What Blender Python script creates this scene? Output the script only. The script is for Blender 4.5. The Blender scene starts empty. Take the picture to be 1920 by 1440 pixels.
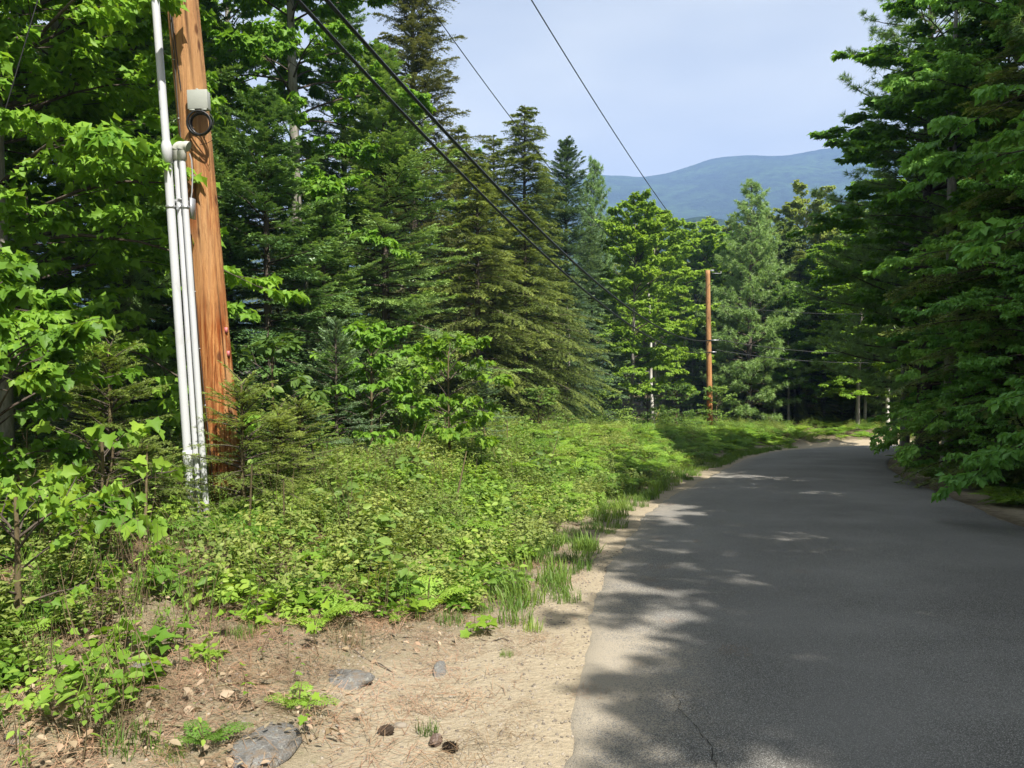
import bpy, math, random
import numpy as np

# ------------------------------------------------------------------ camera, sky, sun, exposure
scene = bpy.context.scene
col = scene.collection
R_ = math.radians
EYE = 1.65
FPX = 1442.0                       # focal length in photo pixels (1920 wide)
PITCH = math.atan(70.0 / FPX)      # camera looks slightly down

cam_d = bpy.data.cameras.new('camera')
cam_d.sensor_width = 36.0
cam_d.lens = 36.0 * FPX / 1920.0
cam_d.clip_start = 0.05
cam_d.clip_end = 12000.0
cam = bpy.data.objects.new('camera', cam_d)
cam.location = (0, 0, EYE)
cam.rotation_euler = (math.pi / 2 - PITCH, 0, 0)
col.objects.link(cam)
scene.camera = cam

SUN_AZ = R_(32.0)                  # from straight behind the camera towards its right
SUN_EL = R_(54.0)
sun_dir = np.array([math.sin(SUN_AZ) * math.cos(SUN_EL), -math.cos(SUN_AZ) * math.cos(SUN_EL), math.sin(SUN_EL)])
world = bpy.data.worlds.new('World')
scene.world = world
world.use_nodes = True
wn, wl = world.node_tree.nodes, world.node_tree.links
wn.clear()
w_out = wn.new('ShaderNodeOutputWorld')
w_bg = wn.new('ShaderNodeBackground')
w_sky = wn.new('ShaderNodeTexSky')
w_sky.sky_type = 'NISHITA'
w_sky.sun_disc = False
w_sky.sun_elevation = SUN_EL
w_sky.sun_rotation = math.pi - SUN_AZ
w_sky.air_density = 1.0
w_sky.dust_density = 3.0
w_sky.ozone_density = 1.0
w_sky.altitude = 300
# thin even veil of high cloud over the blue
w_tc = wn.new('ShaderNodeTexCoord')
w_map = wn.new('ShaderNodeMapping'); w_map.inputs['Scale'].default_value = (1.0, 1.0, 3.2)
w_no = wn.new('ShaderNodeTexNoise'); w_no.inputs['Scale'].default_value = 1.7; w_no.inputs['Detail'].default_value = 5.0
w_no.inputs['Roughness'].default_value = 0.45
w_mr = wn.new('ShaderNodeMapRange'); w_mr.inputs['From Min'].default_value = 0.35; w_mr.inputs['From Max'].default_value = 0.68
w_mr.inputs['To Min'].default_value = 0.42; w_mr.inputs['To Max'].default_value = 0.98
w_mix = wn.new('ShaderNodeMix'); w_mix.data_type = 'RGBA'
w_mix.inputs[7].default_value = (7.2, 7.35, 6.9, 1)
wl.new(w_tc.outputs['Generated'], w_map.inputs['Vector'])
wl.new(w_map.outputs['Vector'], w_no.inputs['Vector'])
wl.new(w_no.outputs[0], w_mr.inputs['Value'])
wl.new(w_mr.outputs[0], w_mix.inputs[0])
wl.new(w_sky.outputs[0], w_mix.inputs[6])
wl.new(w_mix.outputs[2], w_bg.inputs['Color'])
w_bg.inputs['Strength'].default_value = 0.060
wl.new(w_bg.outputs[0], w_out.inputs['Surface'])

sun_d = bpy.data.lights.new('sun', 'SUN')
sun_d.energy = 5.0
sun_d.angle = R_(0.53)
sun_d.color = (1.0, 0.95, 0.86)
sun = bpy.data.objects.new('sun', sun_d)
sun.rotation_euler = (math.pi / 2 - SUN_EL, 0, SUN_AZ)
sun.location = (10, -10, 30)
col.objects.link(sun)

scene.view_settings.view_transform = 'Standard'
scene.view_settings.look = 'None'
scene.view_settings.exposure = 1.28
scene.view_settings.gamma = 1.0
scene.view_settings.use_curve_mapping = False
scene.render.engine = 'CYCLES'
cy = scene.cycles
cy.use_denoising = True
cy.max_bounces = 8
cy.diffuse_bounces = 5
cy.glossy_bounces = 2
cy.transmission_bounces = 4
cy.transparent_max_bounces = 4
cy.volume_bounces = 0
cy.sample_clamp_indirect = 6.0

# ------------------------------------------------------------------ small helpers
def unproj(px, py, Y):
    """world point seen at photo pixel (px, py) at depth Y"""
    c, s = math.cos(PITCH), math.sin(PITCH)
    dx, u = px - 960.0, 720.0 - py
    dy = FPX * c + u * s
    dz = -FPX * s + u * c
    t = Y / dy
    return np.array([dx * t, Y, EYE + dz * t])

def nrm(v):
    return v / np.maximum(np.linalg.norm(v, axis=-1, keepdims=True), 1e-9)

def smooth(x):
    x = np.clip(x, 0, 1)
    return x * x * (3 - 2 * x)

def wob(x, y, seed=0, f=1.0):
    r = np.random.RandomState(seed)
    o = np.zeros_like(np.asarray(x, float) + np.asarray(y, float))
    for k in range(7):
        a = r.uniform(0, 6.283); fr = f * r.uniform(0.5, 2.0); p = r.uniform(0, 6.283)
        o = o + np.sin((x * math.cos(a) + y * math.sin(a)) * fr + p)
    return o / 4.5

def tag(o, label=None, cat=None, group=None, kind=None):
    if label: o['label'] = label
    if cat: o['category'] = cat
    if group: o['group'] = group
    if kind: o['kind'] = kind
    return o

def empty(name, loc, rz=0.0, scale=(1, 1, 1)):
    o = bpy.data.objects.new(name, None)
    o.empty_display_size = 0.2
    o.location = loc
    o.rotation_euler = (0, 0, rz)
    o.scale = scale
    col.objects.link(o)
    return o

def mesh_obj(name, V, F, mat, parent=None, attrs=None, smooth_=False):
    """V (n,3); F: list of int arrays, each (m,3) or (m,4)"""
    me = bpy.data.meshes.new(name)
    V = np.asarray(V, np.float32)
    if not isinstance(F, list): F = [F]
    F = [np.asarray(f, np.int32) for f in F if len(f)]
    loops = np.concatenate([f.ravel() for f in F])
    sizes = np.concatenate([np.full(len(f), f.shape[1], np.int32) for f in F])
    starts = np.concatenate([[0], np.cumsum(sizes)[:-1]]).astype(np.int32)
    me.vertices.add(len(V)); me.vertices.foreach_set('co', V.ravel())
    me.loops.add(len(loops)); me.loops.foreach_set('vertex_index', loops)
    me.polygons.add(len(sizes)); me.polygons.foreach_set('loop_start', starts)
    me.polygons.foreach_set('loop_total', sizes)
    if smooth_:
        me.polygons.foreach_set('use_smooth', np.ones(len(sizes), bool))
    for k, a in (attrs or {}).items():
        at = me.attributes.new(k, 'FLOAT', 'POINT')
        at.data.foreach_set('value', np.asarray(a, np.float32))
    me.update(calc_edges=True)
    if mat: me.materials.append(mat)
    o = bpy.data.objects.new(name, me)
    col.objects.link(o)
    if parent is not None: o.parent = parent
    return o

class MB:
    """collects pieces of one mesh"""
    def __init__(self):
        self.V, self.T, self.Q, self.A, self.n = [], [], [], [], 0
    def add(self, V, F, a=None):
        V = np.asarray(V, float).reshape(-1, 3); F = np.asarray(F, int)
        if len(V) == 0: return
        if F.shape[1] == 3: self.T.append(F + self.n)
        else: self.Q.append(F + self.n)
        self.V.append(V)
        self.A.append(np.zeros(len(V)) if a is None else np.asarray(a, float))
        self.n += len(V)
    def box(self, c, s, rot=None):
        c = np.asarray(c, float); s = np.asarray(s, float) / 2
        v = np.array([[x, y, z] for x in (-1, 1) for y in (-1, 1) for z in (-1, 1)]) * s
        if rot is not None: v = v @ np.asarray(rot).T
        self.add(v + c, [[0, 1, 3, 2], [4, 6, 7, 5], [0, 4, 5, 1], [2, 3, 7, 6], [0, 2, 6, 4], [1, 5, 7, 3]])
    def tubes(self, P, Rr, sides=6, cap=False, a=None):
        """P (n,k,3) centre lines, Rr (n,k) radii"""
        P = np.asarray(P, float); Rr = np.asarray(Rr, float)
        if P.ndim == 2: P = P[None]; Rr = Rr[None]
        n, k, _ = P.shape
        if n == 0: return
        T = np.gradient(P, axis=1); T = nrm(T)
        ref = np.where(np.abs(T[..., 2:3]) > 0.9, np.array([1.0, 0, 0]), np.array([0, 0, 1.0]))
        # one reference per tube keeps rings from twisting
        ref = np.repeat(ref[:, k // 2:k // 2 + 1], k, axis=1)
        X = nrm(np.cross(T, ref)); Y = np.cross(T, X)
        th = np.linspace(0, 2 * math.pi, sides, endpoint=False)
        ring = P[:, :, None] + Rr[:, :, None, None] * (X[:, :, None] * np.cos(th)[None, None, :, None] + Y[:, :, None] * np.sin(th)[None, None, :, None])
        i = np.arange(sides); j = (i + 1) % sides
        q = np.stack([i, j, j + sides, i + sides], 1)
        q = (q[None] + (np.arange(k - 1) * sides)[:, None, None]).reshape(-1, 4)
        q = (q[None] + (np.arange(n) * k * sides)[:, None, None]).reshape(-1, 4)
        self.add(ring.reshape(-1, 3), q[:, ::-1], None if a is None else np.repeat(a, sides))
        if cap:
            for t in range(n):
                for e, rev in ((0, False), (k - 1, True)):
                    r = ring[t, e]
                    f = [[0, m, m + 1] if not rev else [0, m + 1, m] for m in range(1, sides - 1)]
                    self.add(r, f)
    def tpl(self, tv, tf, pos, M, s, a=None):
        """copies of a leaf template: M columns are x, y, z of each copy"""
        k = len(pos)
        if k == 0: return
        s = np.broadcast_to(np.asarray(s, float), (k,))
        v = pos[:, None, :] + s[:, None, None] * np.einsum('vj,kij->kvi', tv, M)
        f = (np.asarray(tf)[None] + (np.arange(k) * len(tv))[:, None, None]).reshape(-1, np.asarray(tf).shape[1])
        self.add(v.reshape(-1, 3), f, None if a is None else np.repeat(a, len(tv)))
    def build(self, name, mat, parent=None, attr=None, smooth_=False):
        V = np.concatenate(self.V)
        F = []
        if self.T: F.append(np.concatenate(self.T))
        if self.Q: F.append(np.concatenate(self.Q))
        return mesh_obj(name, V, F, mat, parent, {attr: np.concatenate(self.A)} if attr else None, smooth_)

def frames(d, n):
    x = nrm(d)
    z = nrm(n - (n * x).sum(-1, keepdims=True) * x)
    y = np.cross(z, x)
    return np.stack([x, y, z], axis=-1)

def dup(root, loc, rz, scale, label, group=None, cat=None):
    r = root.copy(); col.objects.link(r)
    r.location = loc; r.rotation_euler = (0, 0, rz); r.scale = scale
    for k in ('label', 'group'):
        if k in r.keys(): del r[k]
    tag(r, label, cat, group)
    for ch in root.children:
        c = ch.copy(); col.objects.link(c); c.parent = r
        for g in ch.children:
            d = g.copy(); col.objects.link(d); d.parent = c
    return r

# ------------------------------------------------------------------ materials
class NT:
    def __init__(self, name):
        self.m = bpy.data.materials.new(name); self.m.use_nodes = True
        self.n = self.m.node_tree.nodes; self.l = self.m.node_tree.links
        self.n.clear()
        self.out = self.n.new('ShaderNodeOutputMaterial')
    def node(self, t, **kw):
        x = self.n.new(t)
        for k, v in kw.items():
            if k.startswith('_'): setattr(x, k[1:], v)
            else: self.set(x.inputs[k.replace('__', ' ')], v)
        return x
    def set(self, s, v):
        if hasattr(v, 'is_linked') or isinstance(v, bpy.types.NodeSocket): self.l.new(v, s)
        else: s.default_value = v
    def noise(self, scale, detail=4, rough=0.55, vec=None, dist=0.0):
        x = self.node('ShaderNodeTexNoise', Scale=scale, Detail=detail, Roughness=rough, Distortion=dist)
        if vec is not None: self.l.new(vec, x.inputs['Vector'])
        return x.outputs[0]
    def mix(self, f, a, b, blend='MIX'):
        x = self.n.new('ShaderNodeMix'); x.data_type = 'RGBA'; x.blend_type = blend
        self.set(x.inputs[0], f)
        for s, v in ((x.inputs[6], a), (x.inputs[7], b)):
            if isinstance(v, tuple): v = (v + (1,))[:4]
            self.set(s, v)
        return x.outputs[2]
    def rng(self, v, a, b, c=0.0, d=1.0):
        x = self.n.new('ShaderNodeMapRange')
        self.set(x.inputs[0], v)
        for i, k in enumerate((a, b, c, d)): x.inputs[i + 1].default_value = k
        return x.outputs[0]
    def math(self, op, a, b=0.0):
        x = self.n.new('ShaderNodeMath'); x.operation = op
        self.set(x.inputs[0], a); self.set(x.inputs[1], b)
        return x.outputs[0]
    def attr(self, name):
        x = self.n.new('ShaderNodeAttribute'); x.attribute_name = name
        return x.outputs['Fac']
    def pos(self, scale=(1, 1, 1), obj=False):
        if obj:
            c = self.n.new('ShaderNodeTexCoord').outputs['Object']
        else:
            c = self.n.new('ShaderNodeNewGeometry').outputs['Position']
        x = self.n.new('ShaderNodeMapping'); x.inputs['Scale'].default_value = scale
        self.l.new(c, x.inputs['Vector'])
        return x.outputs[0]
    def pbsdf(self, base, rough=0.8, spec=0.3, bump=None, bs=0.3, bd=0.01, metal=0.0):
        p = self.n.new('ShaderNodeBsdfPrincipled')
        self.set(p.inputs['Base Color'], base if not isinstance(base, tuple) else (base + (1,))[:4])
        self.set(p.inputs['Roughness'], rough)
        self.set(p.inputs['Specular IOR Level'], spec)
        self.set(p.inputs['Metallic'], metal)
        if bump is not None:
            b = self.n.new('ShaderNodeBump'); b.inputs['Strength'].default_value = bs; b.inputs['Distance'].default_value = bd
            self.l.new(bump, b.inputs['Height']); self.l.new(b.outputs[0], p.inputs['Normal'])
        return p.outputs[0]
    def done(self, sh):
        self.l.new(sh, self.out.inputs['Surface']); return self.m

def leaf_mat(name, c1, c2, tip=None, trans=0.35, rough=0.5, spec=0.25, nsc=1.2, tcol=None, objv=0.25):
    t = NT(name)
    g = t.n.new('ShaderNodeNewGeometry')
    oi = t.n.new('ShaderNodeObjectInfo')
    c = t.mix(g.outputs['Random Per Island'], c1, c2)
    c = t.mix(t.rng(t.noise(nsc, 3, vec=t.pos()), 0.35, 0.7), c, tuple(0.5 * (a + b) * k for a, b, k in zip(c1, c2, (0.72, 0.80, 0.85))))
    if tip:
        c = t.mix(t.attr('tip'), c, tip)
    h = t.n.new('ShaderNodeHueSaturation')
    t.l.new(c, h.inputs['Color'])
    t.l.new(t.rng(oi.outputs['Random'], 0, 1, 1 - objv, 1 + objv), h.inputs['Value'])
    t.l.new(t.rng(oi.outputs['Random'], 0, 1, 0.515, 0.487), h.inputs['Hue'])
    c = h.outputs[0]
    p = t.pbsdf(c, rough, spec)
    tr = t.n.new('ShaderNodeBsdfTranslucent')
    t.l.new(t.mix(1.0, c, tcol or (1.25, 1.15, 0.6), 'MULTIPLY'), tr.inputs['Color'])
    m = t.n.new('ShaderNodeMixShader'); m.inputs[0].default_value = trans
    t.l.new(p, m.inputs[1]); t.l.new(tr.outputs[0], m.inputs[2])
    return t.done(m.outputs[0])

M = {}
M['maple'] = leaf_mat('maple_leaf', (0.135, 0.287, 0.030), (0.221, 0.393, 0.041), trans=0.45, nsc=0.8)
M['maple_bright'] = leaf_mat('young_maple_leaf', (0.156, 0.289, 0.029), (0.230, 0.372, 0.040), trans=0.45, nsc=2)
M['birch'] = leaf_mat('birch_leaf', (0.167, 0.307, 0.032), (0.263, 0.412, 0.047), trans=0.45, nsc=0.7)
M['olive'] = leaf_mat('oak_leaf', (0.174, 0.281, 0.061), (0.293, 0.345, 0.080), trans=0.38, nsc=0.6)
M['shade'] = leaf_mat('beech_leaf', (0.158, 0.357, 0.069), (0.251, 0.480, 0.090), trans=0.40, nsc=0.8)
M['fir'] = leaf_mat('fir_needle', (0.122, 0.228, 0.074), (0.195, 0.308, 0.095), tip=(0.306, 0.471, 0.105), trans=0.25, rough=0.42, spec=0.4, nsc=1.0)
M['spruce'] = leaf_mat('spruce_needle', (0.124, 0.206, 0.105), (0.186, 0.281, 0.131), tip=(0.248, 0.352, 0.152), trans=0.25, rough=0.45, spec=0.4)
M['hemlock'] = leaf_mat('hemlock_needle', (0.151, 0.204, 0.052), (0.242, 0.298, 0.074), tip=(0.392, 0.447, 0.101), trans=0.30, rough=0.45, spec=0.35)
M['cedar'] = leaf_mat('brown_tipped_needle', (0.095, 0.135, 0.050), (0.165, 0.170, 0.065), tip=(0.200, 0.215, 0.085), trans=0.28, rough=0.5)
M['pine'] = leaf_mat('pine_needle', (0.152, 0.262, 0.085), (0.243, 0.370, 0.120), tip=(0.305, 0.463, 0.135), trans=0.30, rough=0.4, spec=0.45, nsc=0.8)
M['herb'] = leaf_mat('herb_leaf', (0.157, 0.281, 0.034), (0.299, 0.421, 0.075), trans=0.42, nsc=1.5, objv=0.3)
M['herb_olive'] = leaf_mat('dull_herb_leaf', (0.180, 0.244, 0.057), (0.312, 0.362, 0.095), trans=0.40, nsc=1.5, objv=0.3)
M['bush'] = leaf_mat('bush_leaf', (0.137, 0.237, 0.043), (0.246, 0.355, 0.075), trans=0.42, nsc=1.2, objv=0.35)
M['fern'] = leaf_mat('fern_leaf', (0.178, 0.330, 0.044), (0.280, 0.432, 0.062), trans=0.42, nsc=1.0, objv=0.3)
M['hem_light'] = leaf_mat('young_hemlock_needle', (0.203, 0.270, 0.061), (0.284, 0.351, 0.081), tip=(0.338, 0.405, 0.095), trans=0.38, rough=0.45)
M['grass'] = leaf_mat('grass_blade', (0.129, 0.236, 0.037), (0.216, 0.306, 0.062), trans=0.40, nsc=1.0, objv=0.3)
M['dry_grass'] = leaf_mat('dry_grass_blade', (0.22, 0.19, 0.10), (0.36, 0.30, 0.17), trans=0.3, nsc=1.0)
M['dead_leaf'] = leaf_mat('dead_leaf', (0.24, 0.15, 0.085), (0.50, 0.40, 0.27), trans=0.2, rough=0.6, nsc=3, tcol=(1, 0.8, 0.6))

def bark_mat(name, c1, c2, sz=(9, 9, 2.0), bs=0.6):
    t = NT(name)
    v = t.pos(sz, obj=True)
    n = t.noise(1.6, 6, 0.65, v)
    f = t.noise(5.0, 5, 0.7, v)
    c = t.mix(t.rng(n, 0.35, 0.68), c1, c2)
    c = t.mix(t.rng(f, 0.55, 0.75), c, tuple(x * 0.55 for x in c1))
    return t.done(t.pbsdf(c, 0.9, 0.15, f, bs, 0.02))
M['bark'] = bark_mat('conifer_bark', (0.075, 0.058, 0.045), (0.15, 0.125, 0.105))
M['bark_grey'] = bark_mat('maple_bark', (0.17, 0.155, 0.135), (0.36, 0.34, 0.30))
M['twig'] = bark_mat('twig_bark', (0.060, 0.045, 0.035), (0.12, 0.10, 0.08))
M['stem'] = bark_mat('sapling_stem', (0.10, 0.075, 0.045), (0.17, 0.14, 0.07))
def birch_bark():
    t = NT('birch_bark')
    v = t.pos((3, 3, 16), obj=True)
    n = t.noise(1.5, 5, 0.7, v)
    big = t.noise(0.8, 3, 0.5, t.pos((1, 1, 1.5), obj=True))
    c = t.mix(t.rng(n, 0.60, 0.68), (0.62, 0.59, 0.53), (0.05, 0.045, 0.04))
    c = t.mix(t.rng(big, 0.52, 0.72), c, (0.28, 0.24, 0.20))
    return t.done(t.pbsdf(c, 0.75, 0.2, n, 0.3, 0.01))
M['birch_bark'] = birch_bark()

# ------------------------------------------------------------------ lie of the land
LEFT = np.array([(-2.6, -26), (-1.6, -12), (-0.75, -3), (-0.30, 0), (0.20, 3.5), (0.55, 5.6), (0.95, 7.7), (1.65, 10.5), (2.7, 13.8), (4.7, 18.6), (6.3, 22.4), (8.0, 26.3),
                 (10.2, 30.6), (12.4, 33.6), (15.2, 36.0), (18.8, 37.6), (24, 38.9), (32, 39.9), (60, 42)], float)
RIGHT = np.array([(3.1, -26), (3.9, -12), (4.8, -3), (5.25, 0), (5.85, 3.5), (6.2, 5.6), (6.65, 7.7), (7.35, 11.0), (8.35, 14.4), (9.6, 18.5), (10.9, 22), (12.4, 25.2),
                  (14.3, 28.2), (16.4, 30.4), (18.9, 31.9), (22, 33.0), (27, 33.9), (34, 34.8), (60, 36.5)], float)

def resample(P, step):
    P = np.asarray(P, float)
    # Catmull-Rom through the points, then even steps
    Q = np.vstack([2 * P[0] - P[1], P, 2 * P[-1] - P[-2]])
    out = []
    for i in range(1, len(Q) - 2):
        t = np.linspace(0, 1, 16, endpoint=False)[:, None]
        p0, p1, p2, p3 = Q[i - 1], Q[i], Q[i + 1], Q[i + 2]
        out.append(0.5 * (2 * p1 + (p2 - p0) * t + (2 * p0 - 5 * p1 + 4 * p2 - p3) * t ** 2 + (3 * p1 - p0 - 3 * p2 + p3) * t ** 3))
    out = np.vstack(out + [P[-1:]])
    d = np.concatenate([[0], np.cumsum(np.linalg.norm(np.diff(out, axis=0), axis=1))])
    n = int(d[-1] / step) + 1
    s = np.linspace(0, d[-1], n)
    return np.stack([np.interp(s, d, out[:, 0]), np.interp(s, d, out[:, 1])], 1)

LS, RS = resample(LEFT, 0.8), resample(RIGHT, 0.8)

def sdist(X, Y, P):
    """signed distance to a polyline: positive on its left side (looking along it)"""
    X = np.atleast_1d(np.asarray(X, float)); Y = np.atleast_1d(np.asarray(Y, float))
    best = np.full(X.shape, 1e9); sgn = np.ones(X.shape)
    for a, b in zip(P[:-1], P[1:]):
        ab = b - a
        t = np.clip(((X - a[0]) * ab[0] + (Y - a[1]) * ab[1]) / (ab @ ab), 0, 1)
        dx, dy = X - (a[0] + t * ab[0]), Y - (a[1] + t * ab[1])
        d = np.hypot(dx, dy)
        c = ab[0] * (Y - a[1]) - ab[1] * (X - a[0])
        m = d < best - 1e-9
        best = np.where(m, d, best); sgn = np.where(m, np.where(c >= 0, 1.0, -1.0), sgn)
    return best * sgn

def zbase(X, Y):
    Y = np.asarray(Y, float)
    z = -0.085 * np.clip(Y, -60, 34)
    k = np.clip(Y - 34, 0, None)
    z = z - 0.085 * 12 * (1 - np.exp(-k / 12)) - 0.02 * np.clip(k - 20, 0, 200)
    return z

BK_Y = [-20, 0, 3.0, 4.5, 7.0, 10, 15, 20, 26, 32, 40, 60]
BK_H = [0.3, 0.18, 0.20, 0.42, 0.66, 0.85, 1.0, 1.0, 0.85, 0.7, 0.55, 0.4]
def gz_full(X, Y):
    X = np.atleast_1d(np.asarray(X, float)); Y = np.atleast_1d(np.asarray(Y, float))
    dl = sdist(X, Y, LS); dr = -sdist(X, Y, RS)
    z = zbase(X, Y)
    h = np.interp(Y, BK_Y, BK_H)
    bl = h * smooth((dl - 0.75) / 2.7) + 0.02 * np.clip(dl - 5, 0, 40)
    br = 0.45 * smooth((dr - 1.0) / 3.0) + 0.03 * np.clip(dr - 4, 0, 30)
    far = smooth((np.hypot(X, Y) - 90) / 200)
    z = z + (np.where(dl > 0, bl, 0) + np.where(dr > 0, br, 0)) * (1 - far)
    rough = smooth((np.maximum(dl, dr) - 0.5) / 1.5)
    z = z + (0.055 * wob(X, Y, 3, 1.3) + 0.03 * wob(X, Y, 4, 3.6) + 0.014 * wob(X, Y, 5, 9.0)) * rough * (1 - far)
    z = z + 0.012 * wob(X, Y, 6, 5.0) * smooth(np.maximum(dl, dr) / 0.4) * (1 - rough) * (1 - far)
    inside = (dl < 0.0) & (dr < 0.0)
    z = z - np.where(inside, np.clip(-np.maximum(dl, dr) / 0.25, 0, 1) * 0.05, 0.0)
    return z, dl, dr
def gz(X, Y):
    return gz_full(X, Y)[0]
def gz1(x, y):
    return float(gz_full([x], [y])[0][0])

def axis_pts(lo, hi, c0, c1, fine, growth=1.13):
    mid = list(np.arange(c0, c1 + 1e-6, fine))
    up, s, x = [], fine, c1
    while x < hi:
        s *= growth; x += s; up.append(min(x, hi))
    dn, s, x = [], fine, c0
    while x > lo:
        s *= growth; x -= s; dn.append(max(x, lo))
    return np.array(dn[::-1] + mid + up)

gx = axis_pts(-3000, 3000, -6.5, 7.0, 0.12, 1.18)
gy = axis_pts(-250, 2700, 1.8, 14.0, 0.12, 1.16)
GX, GY = np.meshgrid(gx, gy)
gzv, gdl, gdr = gz_full(GX.ravel(), GY.ravel())
nx, ny = len(gx), len(gy)
idx = (np.arange(ny - 1)[:, None] * nx + np.arange(nx - 1)[None]).ravel()
gq = np.stack([idx, idx + 1, idx + 1 + nx, idx + nx], 1)

def ground_mat():
    t = NT('forest_floor')
    p = t.pos()
    dl, dr = t.attr('dl'), t.attr('dr')
    n1 = t.noise(0.9, 5, 0.6, p); n2 = t.noise(6.0, 6, 0.65, p); n3 = t.noise(38.0, 4, 0.7, p); n4 = t.noise(150.0, 3, 0.7, p)
    v = t.node('ShaderNodeTexVoronoi', Scale=70.0); t.l.new(p, v.inputs['Vector'])
    peb = t.node('ShaderNodeTexVoronoi', Scale=26.0); t.l.new(p, peb.inputs['Vector'])
    sand = t.mix(n3, (0.27, 0.22, 0.15), (0.46, 0.39, 0.28))
    sand = t.mix(t.rng(v.outputs['Distance'], 0.1, 0.32, 1, 0), sand, t.mix(v.outputs['Color'], (0.20, 0.165, 0.13), (0.50, 0.44, 0.37)))
    sand = t.mix(t.rng(n2, 0.54, 0.72, 0, 0.7), sand, (0.22, 0.17, 0.11))
    sand = t.mix(t.rng(t.noise(11, 6, 0.75, p), 0.61, 0.70, 0, 0.7), sand, (0.24, 0.115, 0.07))
    sand = t.mix(t.rng(t.noise(55, 5, 0.75, p), 0.60, 0.70, 0, 0.8), sand, (0.09, 0.075, 0.06))
    sand = t.mix(t.rng(n4, 0.60, 0.74), sand, (0.12, 0.095, 0.07))
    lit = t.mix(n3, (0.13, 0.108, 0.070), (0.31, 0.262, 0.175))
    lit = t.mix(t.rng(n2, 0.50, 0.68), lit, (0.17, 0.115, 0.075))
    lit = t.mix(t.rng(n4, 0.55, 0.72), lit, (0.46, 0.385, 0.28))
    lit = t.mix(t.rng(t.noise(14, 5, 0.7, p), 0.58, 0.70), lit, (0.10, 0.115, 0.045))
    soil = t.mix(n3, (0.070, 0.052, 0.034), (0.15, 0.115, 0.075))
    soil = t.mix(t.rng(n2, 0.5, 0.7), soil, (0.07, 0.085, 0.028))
    # sand near the asphalt, wider where the shoulder is washed out
    ed = t.math('ADD', t.math('ADD', dl, t.math('MULTIPLY', t.math('SUBTRACT', n1, 0.5), -1.7)), t.math('MULTIPLY', t.math('SUBTRACT', n2, 0.5), -1.1))
    wide = t.attr('sandw')
    fs = t.rng(t.math('SUBTRACT', ed, wide), -0.25, 0.35, 1, 0)
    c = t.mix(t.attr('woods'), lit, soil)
    c = t.mix(fs, c, sand)
    rs = t.rng(t.math('ADD', dr, t.math('MULTIPLY', t.math('SUBTRACT', n2, 0.5), 1.2)), 0.05, 0.5, 1, 0)
    c = t.mix(t.math('MULTIPLY', rs, t.rng(dr, -0.05, 0.0)), c, (0.15, 0.12, 0.08))
    b = t.math('ADD', t.math('MULTIPLY', t.noise(13, 4, 0.6, p), 0.5), t.math('ADD', t.math('MULTIPLY', n3, 0.8), t.math('ADD', t.math('MULTIPLY', n4, 0.4), t.math('MULTIPLY', peb.outputs['Distance'], 0.35))))
    return t.done(t.pbsdf(c, 0.95, 0.12, b, 0.7, 0.035))
sandw = np.interp(GY.ravel(), [0, 3.0, 4.2, 5.4, 6.2, 7.2, 9, 14, 20, 27, 34, 40], [1.0, 1.1, 1.15, 1.1, 0.85, 0.42, 0.26, 0.32, 0.30, 0.5, 0.9, 1.2])
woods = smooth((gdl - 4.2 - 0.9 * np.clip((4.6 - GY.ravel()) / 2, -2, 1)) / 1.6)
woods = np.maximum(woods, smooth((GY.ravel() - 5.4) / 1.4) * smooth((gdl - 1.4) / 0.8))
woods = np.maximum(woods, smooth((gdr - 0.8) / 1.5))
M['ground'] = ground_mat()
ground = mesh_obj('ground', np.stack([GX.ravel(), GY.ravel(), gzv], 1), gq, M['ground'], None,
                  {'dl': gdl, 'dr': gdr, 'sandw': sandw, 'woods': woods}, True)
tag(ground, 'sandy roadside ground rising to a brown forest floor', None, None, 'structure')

# ------------------------------------------------------------------ road
def asphalt_mat():
    t = NT('asphalt')
    p = t.pos()
    e = t.attr('edge'); u = t.attr('across')
    n1 = t.noise(0.55, 4, 0.6, p); n2 = t.noise(5.0, 5, 0.65, p); n4 = t.noise(170.0, 2, 0.7, p)
    v = t.node('ShaderNodeTexVoronoi', Scale=140.0); t.l.new(p, v.inputs['Vector'])
    c = t.mix(v.outputs['Color'], (0.15, 0.142, 0.129), (0.35, 0.333, 0.305))
    sp = t.node('ShaderNodeSeparateColor'); t.l.new(v.outputs['Color'], sp.inputs[0])
    c = t.mix(t.rng(sp.outputs[0], 0.74, 0.92), c, (0.44, 0.43, 0.40))
    c = t.mix(t.rng(v.outputs['Distance'], 0.28, 0.6), c, (0.088, 0.084, 0.076))
    c = t.mix(t.rng(n1, 0.4, 0.68, 0.0, 0.38), c, (0.31, 0.298, 0.275))
    # worn wheel tracks
    tr = t.math('SUBTRACT', 1.0, t.rng(t.math('ABSOLUTE', t.math('SUBTRACT', t.math('ABSOLUTE', t.math('SUBTRACT', u, 0.5)), 0.24)), 0.0, 0.13))
    c = t.mix(t.math('MULTIPLY', tr, 0.4), c, (0.185, 0.178, 0.167))
    # sand washed onto the left edge
    se = t.math('ADD', t.math('SUBTRACT', t.attr('sand'), e), t.math('MULTIPLY', t.math('SUBTRACT', n2, 0.5), 0.9))
    se = t.math('ADD', se, t.math('MULTIPLY', t.math('SUBTRACT', n4, 0.5), 1.0))
    se = t.math('ADD', se, t.math('MULTIPLY', t.math('SUBTRACT', sp.outputs[1], 0.5), 0.7))
    c = t.mix(t.rng(se, -0.22, 0.32), c, t.mix(n4, (0.22, 0.185, 0.14), (0.42, 0.37, 0.29)))
    b = t.math('ADD', v.outputs['Distance'], t.math('MULTIPLY', n4, 0.6))
    return t.done(t.pbsdf(c, 0.86, 0.22, b, 0.5, 0.006))
M['asphalt'] = asphalt_mat()
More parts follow.
